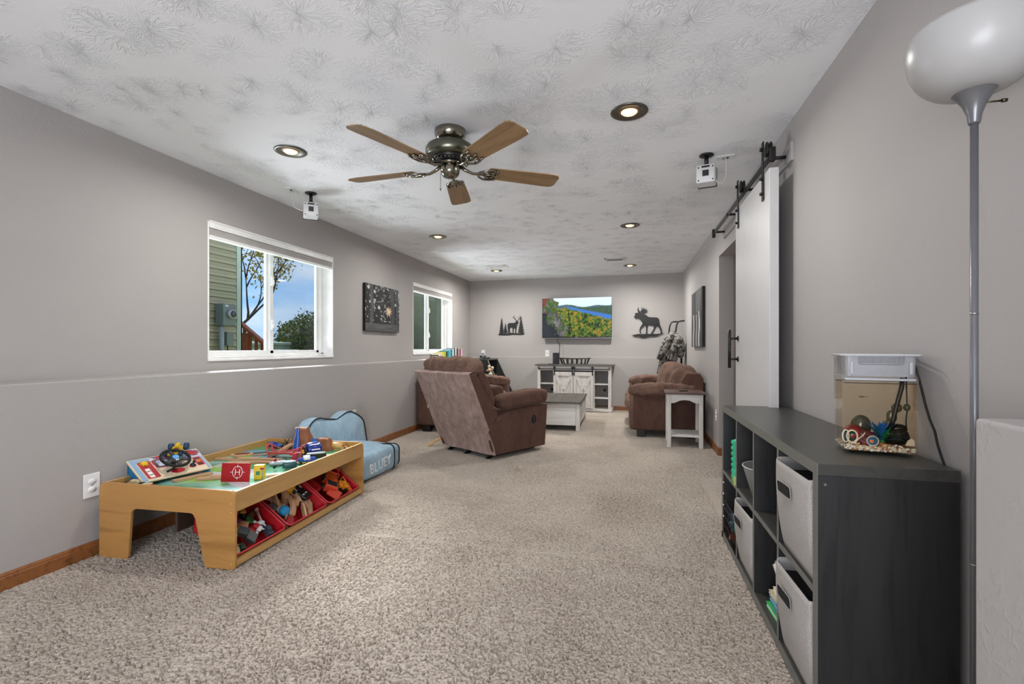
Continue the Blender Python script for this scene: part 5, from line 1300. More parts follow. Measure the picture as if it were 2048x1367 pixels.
# canvases
def forest(U, V):
    c = np.ones(U.shape + (3,)) * .018; f = fbm(U, V * 1.1, 4, 5, 16, .7); lf = (f > .60) & (V > .22); c[lf] = np.stack([f * .75] * 3, -1)[lf]
    for x, w, k in ((.02, .03, .012), (.17, .085, .07), (.40, .018, .03), (.48, .02, .04), (.78, .12, .055), (.93, .07, .06)):
        m = np.abs(U - x + .01 * np.sin(V * 9)) < w / 2; t = fbm(U * 6, V * .8, 9, 4, 10)[..., None]; c[m] = (np.ones(3) * k * (.5 + 1.2 * t))[m]
    g_ = V < .17 + .03 * (f - .5); t = fbm(U, V * 4, 12, 5, 6)[..., None]; c[g_] = (np.ones(3) * .085 * (.4 + 1.3 * t))[g_]
    d = np.hypot((U - .66) * 1.0, (V - .46) * .9); a = np.arctan2(V - .46, U - .66); rr_ = .085 * (1 + .35 * np.sin(a * 9))
    gl = np.clip(1 - d / rr_, 0, 1)[..., None]; c = c * (1 - gl ** .5) + C3('#e8c49a') * (gl ** .5)
    return c
def falls(U, V):
    f = fbm(U * 2, V * .6, 14, 5, 9, .6)[..., None]; c = np.ones(U.shape + (3,)) * .05 * (.4 + 1.4 * f)
    for x, w, v0, v1, k in ((.22, .10, 0, .60, .45), (.48, .12, 0, .58, .30), (.72, .10, 0, .66, .62), (.6, .5, .62, 1, .13)):
        m = (np.abs(U - x + .03 * np.sin(V * 12)) < w / 2) & (V > v0) & (V < v1); c[m] = (np.ones(3) * k * (.5 + f))[m]
    m = np.abs(U - .36) < .03; c[m] = .01; c[U > .93] = .02
    return c
def canvas(name, label, loc, rz_, w, h, fn, th=.032):
    t = thing(name, label, 'picture', loc, rz_)
    part('canvas_frame', lambda b: b.box(-w / 2, w / 2, 0, th, -h / 2, h / 2, bev=.002), mat('black_canvas_edge', '#121212', .7), t)
    print_sheet('printed_canvas', w - .002, h - .002, 90, 80, fn, M_PRINT, t, T(-w / 2 + .001, -.0006, -h / 2 + .001) @ rx(PI / 2))
M_PRINT = vcol_mat('canvas_print', .6)
canvas('forest_canvas', 'dark forest canvas print with a warm glow between the trunks', (XU + .035, 5.535, 1.613), R(90), .86, .57, forest)
canvas('waterfall_canvas', 'black and white waterfall canvas print on the right wall', (XR - .035, 6.83, 1.512), R(-90), 1.04, .75, falls, .034)

# ------------------------------------------------------------------ corner: coat, walker, shelf, ledge books
wk = thing('walker_frame', 'black metal exercise frame with curved handles in the far right corner', 'frame', (.80, 8.50, 0))
for i, (x, y) in enumerate(((.0, -.10), (-.09, .12))):
    part('handle_tube', lambda b: b.tube([(x - .13, y, .62), (x - .09, y, 1.0), (x - .055, y, 1.35), (x - .035, y, 1.50), (x - .01, y, 1.555), (x + .04, y, 1.57), (x + .09, y, 1.57)], .013, n=10), M_BLACK, wk)
part('frame_post', lambda b: (b.cyl((-.13, -.10, 0), (-.13, -.10, .62), .014), b.cyl((-.22, .12, 0), (-.22, .12, .62), .014), b.cyl((.05, 0, .0), (.05, 0, 1.02), .016)), M_BLACK, wk)
part('cross_bar', lambda b: (b.cyl((-.13, -.10, .6), (-.22, .12, .6), .012), b.box(-.10, .09, -.03, .03, .98, 1.04, bev=.006), b.box(-.25, .07, -.14, .16, 0, .03)), M_BLACK, wk)
def m_camo():
    k = NT('camouflage_cloth'); v = k.coord()
    k.col(k.ramp(k.noise(v, 16, 4, .6, .8), [(.36, srgb('#33312e')), (.47, srgb('#6d6963')), (.53, srgb('#8f8b84')), (.64, srgb('#4a4641'))], 'CONSTANT'))
    k.b.inputs['Roughness'].default_value = .9; k.bump(k.noise(v, 14, 3), .4, .01); return k.m
M_CAMO = m_camo()
ca = thing('camouflage_coat', 'grey camouflage coat draped over the black frame in the far right corner', 'coat', (.70, 8.36, 0))
def coatf(b):
    def f(u, v):
        a = 2 * PI * u; z = 1.38 - .66 * v; w = .035 + .13 * min(1, v * 3) ** .8 - .05 * v
        fold = 1 + .20 * math.sin(a * 5 + v * 3) * min(1, v * 3)
        return (-.13 * v ** 1.3 + w * fold * math.cos(a), .75 * w * fold * math.sin(a), z + .03 * math.cos(a))
    b.grid(f, 60, 24, cu=True)
part('coat_body', coatf, M_CAMO, ca)
def slv(pts, r):
    def f(b): b.tube(pts, r[0], n=14, rr=r)
    return f
part('sleeve', slv([(-.01, -.02, 1.36), (-.09, -.06, 1.22), (-.17, -.07, 1.05), (-.22, -.06, .93)], [.05, .072, .062, .050]), M_CAMO, ca)
part('sleeve', slv([(.02, -.02, 1.35), (.09, -.05, 1.24), (.13, -.05, 1.10), (.10, -.03, .97)], [.05, .075, .068, .052]), M_CAMO, ca)
part('zip_edge', lambda b: b.tube([(.0, -.07, 1.34), (-.02, -.10, 1.1), (-.10, -.12, .85)], .010, n=6), M_BLACK, ca)

ss = thing('sloped_book_rack', 'black sloped book rack with grey edges in the far left corner', 'book rack', (-2.79, 8.16, 0))
for y in (0, .66):
    part('side_panel', lambda b: b.prism([(0, 0), (.64, 0), (.64, .30), (.35, .90), (0, .90)], .018, M=T(0, y + .018, 0) @ rx(PI / 2)), M_BLACKWOOD, ss)
    part('edge_band', lambda b: b.tube([(.642, y + .009, .02), (.642, y + .009, .30), (.352, y + .009, .90)], .010, n=4), M_GREYEDGE, ss)
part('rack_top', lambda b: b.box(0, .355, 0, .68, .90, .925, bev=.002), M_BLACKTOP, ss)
part('back_board', lambda b: b.box(0, .012, 0.018, .66, .02, .90), M_BLACKWOOD, ss)
for z in (.12, .38, .62): part('shelf', lambda b: b.box(.012, .55 - z * .2, .018, .66, z, z + .016), M_BLACKWOOD, ss)
one('black_tray', lambda b: b.lathe([(0, 0), (.06, 0), (.075, .030), (.072, .030), (.058, .006), (0, .006)], n=24), mat('dark_dish', '#4a4d50', .3), 'small dark dish on top of the black book rack', 'dish', loc=(-2.55, 8.45, .925))
tc_ = thing('small_toy_car', 'small grey toy car parked on the back ledge below the switch plate', 'toy car', (-2.76, 8.93, .952))
part('car_body', lambda b: b.cushion((0, 0, .028), (.065, .028, .020), 3.5, 6), mat('toy_silver', '#a9adb2', .3), tc_)
part('car_cabin', lambda b: b.cushion((0, 0, .046), (.035, .024, .014), 2.6, 5), mat('toy_dark', '#1d2a2c', .3), tc_)
for x in (-.04, .04): part('wheel', lambda b: b.cyl((x, -.03, .012), (x, .03, .012), .014, n=14), M_RUBBER, tc_)
bc = ['#e9e2cf', '#e6d9a0', '#d8c64a', '#b5bf3c', '#2c5a32', '#2f9aa0', '#7fc3cf', '#2b6a94', '#c7dbe2', '#2f4a56', '#ded9b6', '#39404a', '#c9a2b4', '#8a4256', '#dcb4c2']
bn = ['cream', 'straw', 'yellow', 'lime', 'dark green', 'teal', 'aqua', 'deep blue', 'pale blue', 'slate', 'ivory', 'charcoal', 'mauve', 'wine', 'pink']
y = 7.10
for i, (c, n_) in enumerate(zip(bc, bn)):
    h = .075 + .010 * i if i < 10 else .165 - .004 * (i - 10); th = .055 + .012 * (i % 3)
    t = thing('picture_book', '%s picture book standing in the row on the window ledge above the loveseat' % n_, 'book', (XU + .085, y, LEDGE), 0, 'picture books on the ledge')
    part('cover', lambda b: b.box(-.07, .075, 0, th * .9, 0, h, bev=.003), mat('book_' + n_.replace(' ', '_'), c, .5), t)
    part('pages', lambda b: b.box(-.066, .070, .006, th * .9 - .006, .002, h + .002), mat('book_pages', '#e4dfd2', .8), t)
    y += th + .004
gp = thing('plush_giraffe', 'cream and brown plush giraffe with mint bow leaning in the book rack', 'stuffed toy', (-2.33, 8.10, .46), R(-35))
M_GF = mat('giraffe_plush', '#c8a68a', .9); 
part('body', lambda b: (b.cushion((.06, 0, .0), (.06, .05, .07), 2.4, 8), b.tube([(.02, 0, .05), (-.02, 0, .14), (-.05, 0, .24)], .03, n=10, rr=[.04, .030, .026])), M_GF, gp)
part('head', lambda b: (b.sph((-.07, -.01, .27), (.045, .036, .034), n=14), b.sph((-.115, -.02, .26), (.026, .022, .020), n=12)), M_GF, gp)
for x, y_ in ((-.10, .33), (.0, .31)): part('ear', lambda b: (b.sph((x, 0, y_), (.032, .014, .032), n=12), b.sph((x, -.010, y_), (.020, .008, .020), n=10)), mat('giraffe_cream', '#dcc7ae', .9), gp)
part('bow', lambda b: (b.sph((-.055, -.03, .20), (.034, .014, .020), n=10), b.sph((-.015, -.03, .20), (.030, .014, .018), n=10)), mat('mint_bow', '#9fd0bd', .6), gp)
for x in (.02, .11): part('leg', lambda b: (b.tube([(x, -.02, -.02), (x + .02, -.05, -.10)], .020, n=8), b.sph((x + .022, -.055, -.11), .026, n=10)), mat('giraffe_cream', '#dcc7ae', .9), gp)
# ------------------------------------------------------------------ cube shelf along the right wall
SX0, SX1, SY0, SY1, SH = .538, .892, 1.585, 3.077, .782
cs = thing('cube_shelf', 'long low black woodgrain cube shelf with eight compartments by the right wall', 'shelf', (SX0, SY0, 0))
DX = SX1 - SX0; DY = SY1 - SY0
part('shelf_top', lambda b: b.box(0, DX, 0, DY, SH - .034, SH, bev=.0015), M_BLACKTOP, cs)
for y0 in (0, DY - .034): part('end_panel', lambda b: b.box(.001, DX - .001, y0, y0 + .034, 0.004, SH - .034, bev=.0015), M_BLACKWOOD, cs)
part('bottom_board', lambda b: b.box(.001, DX, .034, DY - .034, .012, .040), M_BLACKTOP, cs)
part('back_board', lambda b: b.box(DX - .006, DX, .034, DY - .034, .03, SH - .03), M_BLACKWOOD, cs)
dv = [.389, .750, 1.101]
for y in dv: part('divider', lambda b: b.box(.004, DX - .006, y - .0075, y + .0075, .040, SH - .034), M_BLACKWOOD, cs)
ed = [.034] + [v for y in dv for v in (y - .0075, y + .0075)] + [DY - .034]
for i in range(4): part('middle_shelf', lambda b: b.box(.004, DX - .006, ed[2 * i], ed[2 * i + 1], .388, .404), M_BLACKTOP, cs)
M_LITEDGE = mat('grey_edge_band', '#73736e', .45)
part('edge_band', lambda b: [b.box(-.0012, .001, y - .0075, y + .0075, .04, SH - .034) for y in dv] + [b.box(-.0012, .0042, ed[2 * i], ed[2 * i + 1], .388, .404) for i in range(4)] + [b.box(-.0012, .0005, .0, DY, SH - .034, SH), b.box(-.0012, .0005, 0, .034, .004, SH - .034), b.box(-.0012, .0005, DY - .034, DY, .004, SH - .034), b.box(-.0012, .0005, 0, DY, .004, .040)], M_LITEDGE, cs)
for x, y in ((.05, .017), (.30, .017)): part('screw_cap', lambda b: b.cyl((x, y, SH), (x, y, SH + .0008), .004, n=10), M_GREYEDGE, cs)
part('screw_cap', lambda b: b.cyl((.02, 0, SH - .06), (.02, -.0008, SH - .06), .004, n=10), M_GREYEDGE, cs)

M_FAB = NT('bin_fabric'); v_ = M_FAB.coord(); M_FAB.col(M_FAB.ramp(M_FAB.noise(v_, 260, 2), [(.35, srgb('#9d9893')), (.65, srgb('#b3aeaa'))])); M_FAB.b.inputs['Roughness'].default_value = .95; M_FAB.bump(M_FAB.noise(v_, 320, 2), .2, .001); M_FAB = M_FAB.m
M_FABIN = mat('bin_lining', '#1b1a1a', .9)
def fabric_bin(label, y0, y1, z0, z1, lean, seed):
    t = thing('fabric_bin', label, 'storage bin', (SX0, y0, z0), group='grey fabric bins')
    w, h, d = y1 - y0, z1 - z0, .33
    def shell(b):
        def f(u, v):
            P = rrect(d, w, .025, 3, d / 2, w / 2); n = len(P); i = int(round(u * n)) % n; x, y = P[i]
            front = max(0, 1 - x / .10); tt = v
            bulge = .012 * math.sin(v * PI) * front
            k = y / w
            x -= bulge + lean * front * v * (.6 + .6 * k)
            x -= .014 * front * math.sin(k * PI) * v
            z = h * v - .030 * v ** 3 * front * math.sin(k * PI)
            return (x + .012, y + .004 * math.sin(v * 7 + seed) * front, z)
        n = len(rrect(d, w, .025, 3, d / 2, w / 2)); b.grid(f, n, 14, cu=True)
        b.bm.verts.ensure_lookup_table()
    o = part('bin_fabric', shell, M_FAB, t); m = o.modifiers.new('thick', 'SOLIDIFY'); m.thickness = .004; m.offset = -1
    part('bin_lining', lambda b: b.box(.020, d - .01, .008, w - .008, .01, h - .045), M_FABIN, t)
    hz = h * .73
    def hd(b):
        b.tube([(0, -.045, 0), (0, .045, 0)], .001)
    xf = .012 - lean * .78 * .8 - .012 - .012
    def slot(b): b.box(-.0022, .002, -.052, .052, -.017, .017, bev=.004)
    s_ = part('handle_slot', slot, M_FABIN, t, loc=(xf + .003, w * .60, hz), rot=(0, R(-5), R(4)))
    part('handle_stitching', lambda b: b.tube([(0, y, z) for y, z in rrect(.118, .046, .012, 4)], .0014, n=5, closed=True), M_FAB, t, loc=(xf + .002, w * .60, hz), rot=(0, R(-5), R(4)))
    return t
fabric_bin('grey fabric bin in the upper compartment nearest the aquarium end', SY0 + .040, SY0 + .376, .406, .722, .020, 1)
fabric_bin('grey fabric bin in the lower compartment nearest the aquarium end', SY0 + .040, SY0 + .376, .042, .352, .020, 2)
fabric_bin('grey fabric bin in the lower row, two compartments from the far end', SY0 + .762, SY0 + 1.088, .042, .358, .022, 4)
# bowl, green basket, wire crate, books
bw_ = thing('pewter_bowl', 'grey flared bowl with a light rim on the upper shelf', 'bowl', (SX0 + .122, SY0 + .920, .404))
part('bowl_body', lambda b: b.lathe([(0, .004), (.075, .004), (.082, 0), (.090, .02), (.128, .150), (.125, .152), (.086, .024), (0, .012)], n=44), mat('pewter_grey', '#6c6b69', .5), bw_)
part('bowl_rim', lambda b: b.tube([(.128 * math.cos(2 * PI * i / 44), .128 * math.sin(2 * PI * i / 44), .152) for i in range(44)], .0035, n=6, closed=True), mat('pale_rim', '#b4b2ae', .4), bw_)
gb = thing('green_plastic_basket', 'bright green scalloped plastic basket standing in the far upper compartment', 'basket', (SX0 - .002, SY0 + 1.112, .404))
M_GRN = mat('green_plastic', '#1fae82', .35)
part('basket_side', lambda b: b.box(.0, .26, .012, .072, .02, .235, bev=.012), M_GRN, gb)
part('basket_foot', lambda b: b.box(-.004, .26, .0, .090, .0, .085, bev=.012), M_GRN, gb)
part('scallops', lambda b: [b.sph((.002, .072, .035 + i * .030), (.010, .013, .014), n=10) for i in range(7)], M_GRN, gb)
part('pattern_foot', lambda b: b.box(-.006, .20, .0, .030, .0, .050, bev=.005), mat('yellow_green_print', '#a9b86a', .5), gb)
wc = thing('wire_crate', 'black wire crate with loose toys in the far lower compartment', 'crate', (SX0 - .002, SY0 + 1.115, .042))
def wires(b):
    for i in range(9): b.cyl((0, .01 + i * .036, .004), (0, .01 + i * .036, .27 if i > 5 else .20), .0022, n=5)
    for z in (.01, .06, .11, .16, .20): b.cyl((0, .01, z), (0, .30, z), .0022, n=5)
    for i in range(7): b.cyl((.0 + i * .045, .01, .01), (.0 + i * .045, .01, .20), .0022, n=5)
    b.cyl((0, .01, .2), (.28, .01, .2), .0025, n=5)
part('wire_grid', wires, M_BLACK, wc)
part('top_hooks', lambda b: [b.tube([(0, .30, .30 - k * .065), (-.006, .296, .305 - k * .065), (-.006, .29, .30 - k * .065)], .003, n=5) for k in range(4)], M_PLASTICW, wc)
for i, (y, z, c, nm) in enumerate(((.05, .035, '#d8602e', 'orange'), (.11, .03, '#8a4a2a', 'brown'), (.17, .05, '#c9542c', 'rust orange'), (.12, .10, '#28a8b0', 'turquoise'), (.05, .09, '#3a3a3e', 'charcoal'), (.20, .10, '#2f6f9a', 'blue'))):
    o = one('crate_toy', toyshape((4, 1, 4, 5, 6, 2)[i]), mat('crate_' + nm, c, .4), '%s toy inside the black wire crate' % nm, 'toy', loc=(SX0 + .028 + .002 * i, SY0 + 1.135 + y, .05 + z), rot=(.4 * i, .3, i))
    o.scale = (1, 1, 1)
for i, (c, nm, th) in enumerate((('#2fae5c', 'green', .020), ('#1f6fa0', 'blue', .014), ('#cfd8da', 'pale grey-blue', .012), ('#2b8fb0', 'teal', .016), ('#c9b89a', 'sand', .012), ('#efe7d2', 'ivory', .012))):
    z = .042 + sum((.020, .014, .012, .016, .012, .012)[:i]) + .0008 * i
    t = thing('stacked_book', '%s book in the flat stack in the lower compartment beside the nearest bin' % nm, 'book', (SX0 + .10 + .006 * (i % 3), SY0 + .52 - .004 * i, z), R(3 * (-1) ** i), 'flat stack of books in the shelf')
    part('cover', lambda b: (b.box(-.075, .13, -.10, .11, 0, .002), b.box(-.075, .13, -.10, .11, th - .002, th), b.box(.126, .13, -.10, .11, 0, th)), mat('stackbook_' + nm.replace(' ', '_'), c, .45), t)
    part('pages', lambda b: b.box(-.072, .125, -.096, .106, .002, th - .002), mat('book_pages', '#e4dfd2', .8), t)
ob = thing('leaning_book', 'pale grey hardback leaning above the flat stack of books', 'book', (SX0 + .10, SY0 + .46, .21), R(0))
part('cover', lambda b: (b.box(-.080, .10, -.085, .085, -.012, -.009, M=rx(R(24)) @ ry(R(16))), b.box(-.080, .10, -.085, .085, .009, .012, M=rx(R(24)) @ ry(R(16)))), mat('book_pale_grey', '#a7a5a2', .5), ob)
part('pages', lambda b: b.box(-.078, .098, -.082, .082, -.009, .009, M=rx(R(24)) @ ry(R(16))), mat('book_pages', '#e4dfd2', .8), ob)

# ------------------------------------------------------------------ aquarium
AW, AD, AH = .202, .165, .318
aq = thing('aquarium', 'small clear desktop aquarium with grey lid, black hose and coloured ornaments', 'aquarium', (.674, 1.772, SH), math.atan2(-.038, .2))
M_ACRYL = m_glass('clear_acrylic', (.97, .98, .98, 1), .10)
M_WATER = m_glass('aquarium_water', (.965, .88, .76, 1), .04)
def m_hood():
    k = NT('frosted_grey_hood'); k.col(srgb('#a5a3a6')); k.b.inputs['Roughness'].default_value = .35; k.b.inputs['Alpha'].default_value = .86
    k.col(k.ramp(k.noise(k.coord(), 30, 2), [(.3, srgb('#a09ea1')), (.7, srgb('#aaa8ab'))])); return k.m
M_HOOD = m_hood()
def taper(x0, x1, y0, y1, z0, z1, r, g_, cap=(True, True), n=5):
    def f(b):
        A = [b.bm.verts.new((x, y, z0)) for x, y in rrect(x1 - x0 - 2 * g_, y1 - y0 - 2 * g_, r, n, (x0 + x1) / 2, (y0 + y1) / 2)]
        B = [b.bm.verts.new((x, y, z1)) for x, y in rrect(x1 - x0, y1 - y0, r, n, (x0 + x1) / 2, (y0 + y1) / 2)]
        k = len(A)
        for i in range(k): b.bm.faces.new((A[i], A[(i + 1) % k], B[(i + 1) % k], B[i]))
        if cap[0]: b.bm.faces.new(A[::-1])
        if cap[1]: b.bm.faces.new(B)
    return f
part('tank_wall', taper(0, AW, 0, AD, .010, AH, .014, .004, (True, False)), M_ACRYL, aq)
part('tank_base', taper(.006, AW - .006, .006, AD - .006, 0.0, .011, .014, .006), M_ACRYL, aq)
part('tank_rim', lambda b: b.tube([(x, y, AH) for x, y in rrect(AW + .008, AD + .008, .014, 5, AW / 2, AD / 2)], .0032, n=6, closed=True), mat('clear_rim', '#c3c2c4', .2), aq)
part('water_body', taper(.006, AW - .006, .006, AD - .006, .030, .228, .012, .002, (True, True)), M_WATER, aq)
part('water_line', lambda b: b.tube([(x, y, .228) for x, y in rrect(AW - .009, AD - .009, .012, 5, AW / 2, AD / 2)], .0012, n=4, closed=True), mat('dark_waterline', '#2c2722', .3), aq)
def lidf(b): taper(.008, AW - .006, .008, AD - .008, AH - .068, AH + .001, .012, .003)(b)
ld = part('lid_box', lidf, M_HOOD, aq)
part('vent_ribs', lambda b: [b.box(.050 + i * .0052, .0525 + i * .0052, .0055, .0085, AH - .026, AH - .006, bev=.0008, seg=1) for i in range(21)], mat('rib_grey', '#8b898d', .4), ld)
part('vent_outline', lambda b: b.tube([(.046, .0068, AH - .004), (.046, .0066, AH - .026), (.050, .0066, AH - .030), (.158, .0066, AH - .030), (.162, .0066, AH - .026), (.162, .0068, AH - .004)], .0010, n=4), mat('rib_grey', '#8b898d', .4), ld)
for x in (.026, .180): part('clip', lambda b: b.box(x - .005, x + .005, .004, .009, AH - .062, AH - .020, bev=.003), mat('rib_light', '#b7b5b8', .4), ld)
part('tray_edge', lambda b: b.box(.008, AW - .008, .010, .014, AH - .082, AH - .074, bev=.002), mat('rib_light', '#b7b5b8', .4), aq)
part('filter_hose', lambda b: b.tube([(.168, .045, .245), (.166, .045, .215), (.158, .045, .180), (.150, .042, .145), (.143, .040, .110), (.136, .040, .085)], .0065, n=10), M_BLACKP, aq)
part('pump_cable', lambda b: b.tube([(.181, .060, .250), (.183, .06, .19), (.184, .06, .14), (.181, .06, .11), (.182, .06, .06)], .0022, n=6), M_BLACKP, aq)
part('filter_pump', lambda b: (b.cushion((.142, .052, .120), (.014, .010, .020), 2.4, 6), b.cushion((.134, .052, .095), (.012, .010, .014), 2.2, 6), b.sph((.155, .052, .148), .015, n=12)), mat('smoky_green', '#4c4f3e', .25), aq)
part('side_pump', lambda b: b.sph((.183, .06, .150), (.010, .010, .012), n=12), mat('smoky_green', '#4c4f3e', .25), aq)
one('aquarium_rock', lambda b: b.sph((0, 0, 0), (.022, .018, .026), n=16), mat('dark_pebble', '#3f4139', .15), 'round dark grey stone standing at the back of the aquarium', 'stone').matrix_world = aq.matrix_basis @ T(.060, .10, .062) if False else Matrix()
AQM = T(.674, 1.772, SH) @ rz(math.atan2(-.038, .2))
o = bpy.data.objects['aquarium_rock']; o.matrix_world = AQM @ T(.068, .092, .078); o.scale = (1.35, 1.1, 1.45)
ro = thing('red_shell_ornament', 'dark red rounded aquarium ornament with two white-ringed green holes', 'aquarium ornament'); ro.matrix_world = AQM @ T(.036, .046, .056) @ Matrix.Scale(1.2, 4)
part('shell', lambda b: b.cushion((0, 0, 0), (.024, .026, .026), 2.4, 12, wr=.002, ws=60), mat('ornament_red', '#6b1e20', .3, var=.3), ro)
for x, w in ((-.020, .007), (-.006, .012)):
    part('hole_ring', lambda b: b.tube([(x + w * math.cos(2 * PI * i / 22), -.026 + abs(x) * .1, -.002 + .016 * math.sin(2 * PI * i / 22)) for i in range(22)], .0022, n=6, closed=True), mat('bone_white', '#d9cfc0', .4), ro)
    part('hole_glass', lambda b: b.prism([(x + (w - .001) * math.cos(2 * PI * i / 22), .016 * math.sin(2 * PI * i / 22)) for i in range(22)], .002, M=T(0, -.0235, -.002) @ rx(PI / 2)), mat('deep_teal', '#0f3a3a', .15), ro)
pu = thing('purple_rock_ornament', 'purple rock aquarium ornament with white seam and orange-centred ring', 'aquarium ornament'); pu.matrix_world = AQM @ T(.070, .028, .046) @ ry(R(12)) @ Matrix.Scale(1.1, 4)
part('rock', lambda b: b.cushion((0, 0, 0), (.028, .014, .024), 2.6, 12, wr=.003, ws=50), mat('ornament_purple', '#55202f', .3, var=.3), pu)
part('white_seam', lambda b: b.tube([(-.026, -.012, -.018), (-.022, -.014, -.004), (-.014, -.015, .008), (-.010, -.013, .018)], .0016, n=6), mat('bone_white', '#d9cfc0', .4), pu)
part('ring', lambda b: b.tube([(.012 + .014 * math.cos(2 * PI * i / 22), -.0155, .014 * math.sin(2 * PI * i / 22)) for i in range(22)], .0016, n=6, closed=True), mat('bone_white', '#d9cfc0', .4), pu)
part('ring_inside', lambda b: b.prism([(.012 + .013 * math.cos(2 * PI * i / 22), .013 * math.sin(2 * PI * i / 22)) for i in range(22)], .002, M=T(0, -.0135, 0) @ rx(PI / 2)), mat('sea_blue', '#1f5f92', .3), pu)
part('orange_centre', lambda b: b.sph((.010, -.016, -.002), (.006, .002, .005), n=10), mat('orange_spot', '#d97a3a', .4), pu)
apl = thing('aquarium_plant', 'blue and green plastic aquarium plant with splayed pointed leaves', 'plant'); apl.matrix_world = AQM @ T(.112, .036, .036)
for i in range(44):
    a = 2 * PI * i / 44 * 5.0 + rnd.uniform(-.1, .1); el_ = R(12 + 62 * (i % 5) / 4 + rnd.uniform(-5, 5)); L_ = .064 + .012 * rnd.random() - (.006 if i % 5 == 4 else 0)
    def leaf(b):
        P = [(0, 0), (.15, .003), (.5, .006), (.8, .0045), (1, 0)]
        vt = [b.bm.verts.new((L_ * t, w, .006 * math.sin(t * PI) * 1.0)) for t, w in P]; vb = [b.bm.verts.new((L_ * t, -w, .006 * math.sin(t * PI))) for t, w in P[1:-1]]
        b.bm.faces.new((vt[0], vb[0], vt[1])); b.bm.faces.new((vt[1], vb[0], vb[1], vt[2])); b.bm.faces.new((vt[2], vb[1], vb[2], vt[3])); b.bm.faces.new((vt[3], vb[2], vt[4]))
    cidx = i % 3
    m__ = [mat('leaf_blue', '#1f5fae', .3), mat('leaf_green', '#1d7a3c', .35), mat('leaf_teal', '#17607a', .3)][cidx if i % 5 < 4 else 0]
    o = part('leaf', leaf, m__, apl); o.matrix_local = T(0, 0, .004) @ rz(a) @ ry(-el_)
part('plant_foot', lambda b: b.lathe([(0, 0), (.012, 0), (.006, .010), (0, .014)], n=14), mat('leaf_green', '#1d7a3c', .35), apl)
o = one('black_cave_ornament', lambda b: (b.cushion((0, 0, 0), (.036, .024, .024), 2.6, 10, wr=.003, ws=40), b.cushion((.010, .006, .020), (.022, .018, .014), 2.4, 8)), mat('gloss_black_stone', '#121211', .12), 'glossy black cave ornament on the right side of the aquarium', 'aquarium ornament'); o.matrix_world = AQM @ T(.150, .062, .056) @ Matrix.Scale(1.15, 4)
o = one('wooden_chip_ornament', lambda b: b.box(-.016, .016, -.006, .006, -.005, .006, bev=.002), mat('chip_brown', '#8c5a2c', .4, var=.3), 'small brown rough chip lying in front of the aquarium plant', 'aquarium ornament'); o.matrix_world = AQM @ T(.116, .018, .031) @ ry(R(14))
o = one('white_tent_ornament', lambda b: b.prism([(-.012, 0), (.012, 0), (.010, .018), (.004, .024), (-.006, .016)], .004, M=rx(PI / 2)), mat('bone_white', '#d9cfc0', .4), 'small white pointed chip at the right end of the aquarium gravel', 'aquarium ornament'); o.matrix_world = AQM @ T(.180, .020, .034)
o = one('small_fish', lambda b: (b.sph((0, 0, 0), (.010, .003, .0038), n=10), b.prism([(-.009, 0), (-.016, .004), (-.015, 0), (-.016, -.004)], .001)), mat('fish_tan', '#7d6a4c', .4), 'tiny tan fish swimming in the upper part of the aquarium', 'fish'); o.matrix_world = AQM @ T(.062, .05, .180) @ rz(PI) @ rx(PI / 2)
def gravel(b):
    r_ = random.Random(4)
    for i in range(420):
        x = r_.uniform(.010, AW - .010); y = r_.uniform(.008, AD - .010) if i > 230 else r_.uniform(.0075, .014); z = r_.uniform(.012, .030 + .006 * math.sin(x * 60))
        s = r_.uniform(.0028, .0052)
        v = bmesh.ops.create_icosphere(b.bm, subdivisions=1, radius=1)['verts']
        b._fin(v, T(x, y, z) @ rz(r_.uniform(0, 6)) @ Matrix.Diagonal((s * 1.2, s, s * .8, 1)), [GR1, GR2, GR3, GR4][r_.choice((0, 0, 0, 1, 1, 2, 3))], True)
GR1 = mat('gravel_cream', '#c8b89c', .35); GR2 = mat('gravel_pale', '#ddd2be', .35); GR3 = mat('gravel_amber', '#b87a2e', .35); GR4 = mat('gravel_red', '#8c4430', .35)
go = part('gravel', gravel, None, None); tag(go, 'mixed cream and amber gravel on the floor of the aquarium', 'gravel', kind='stuff'); go.matrix_world = AQM
part('gravel_bed', lambda b: b.box(.012, AW - .012, .012, AD - .012, .011, .026), mat('gravel_bed', '#a8967a', .8), aq)
one('black_power_cord', lambda b: b.tube([(.872, 1.83, SH + .318), (.884, 1.815, SH + .312), (.889, 1.790, SH + .27), (.890, 1.765, SH + .21), (.893, 1.750, SH + .16), (.894, 1.730, SH + .12), (.893, 1.705, SH + .09), (.893, 1.690, SH + .05), (.894, 1.675, SH + .02), (.896, 1.66, SH - .01), (.900, 1.66, SH - .10)], .0034, n=8), M_RUBBER, 'black power cord running from the aquarium lid down behind the shelf', 'cord')

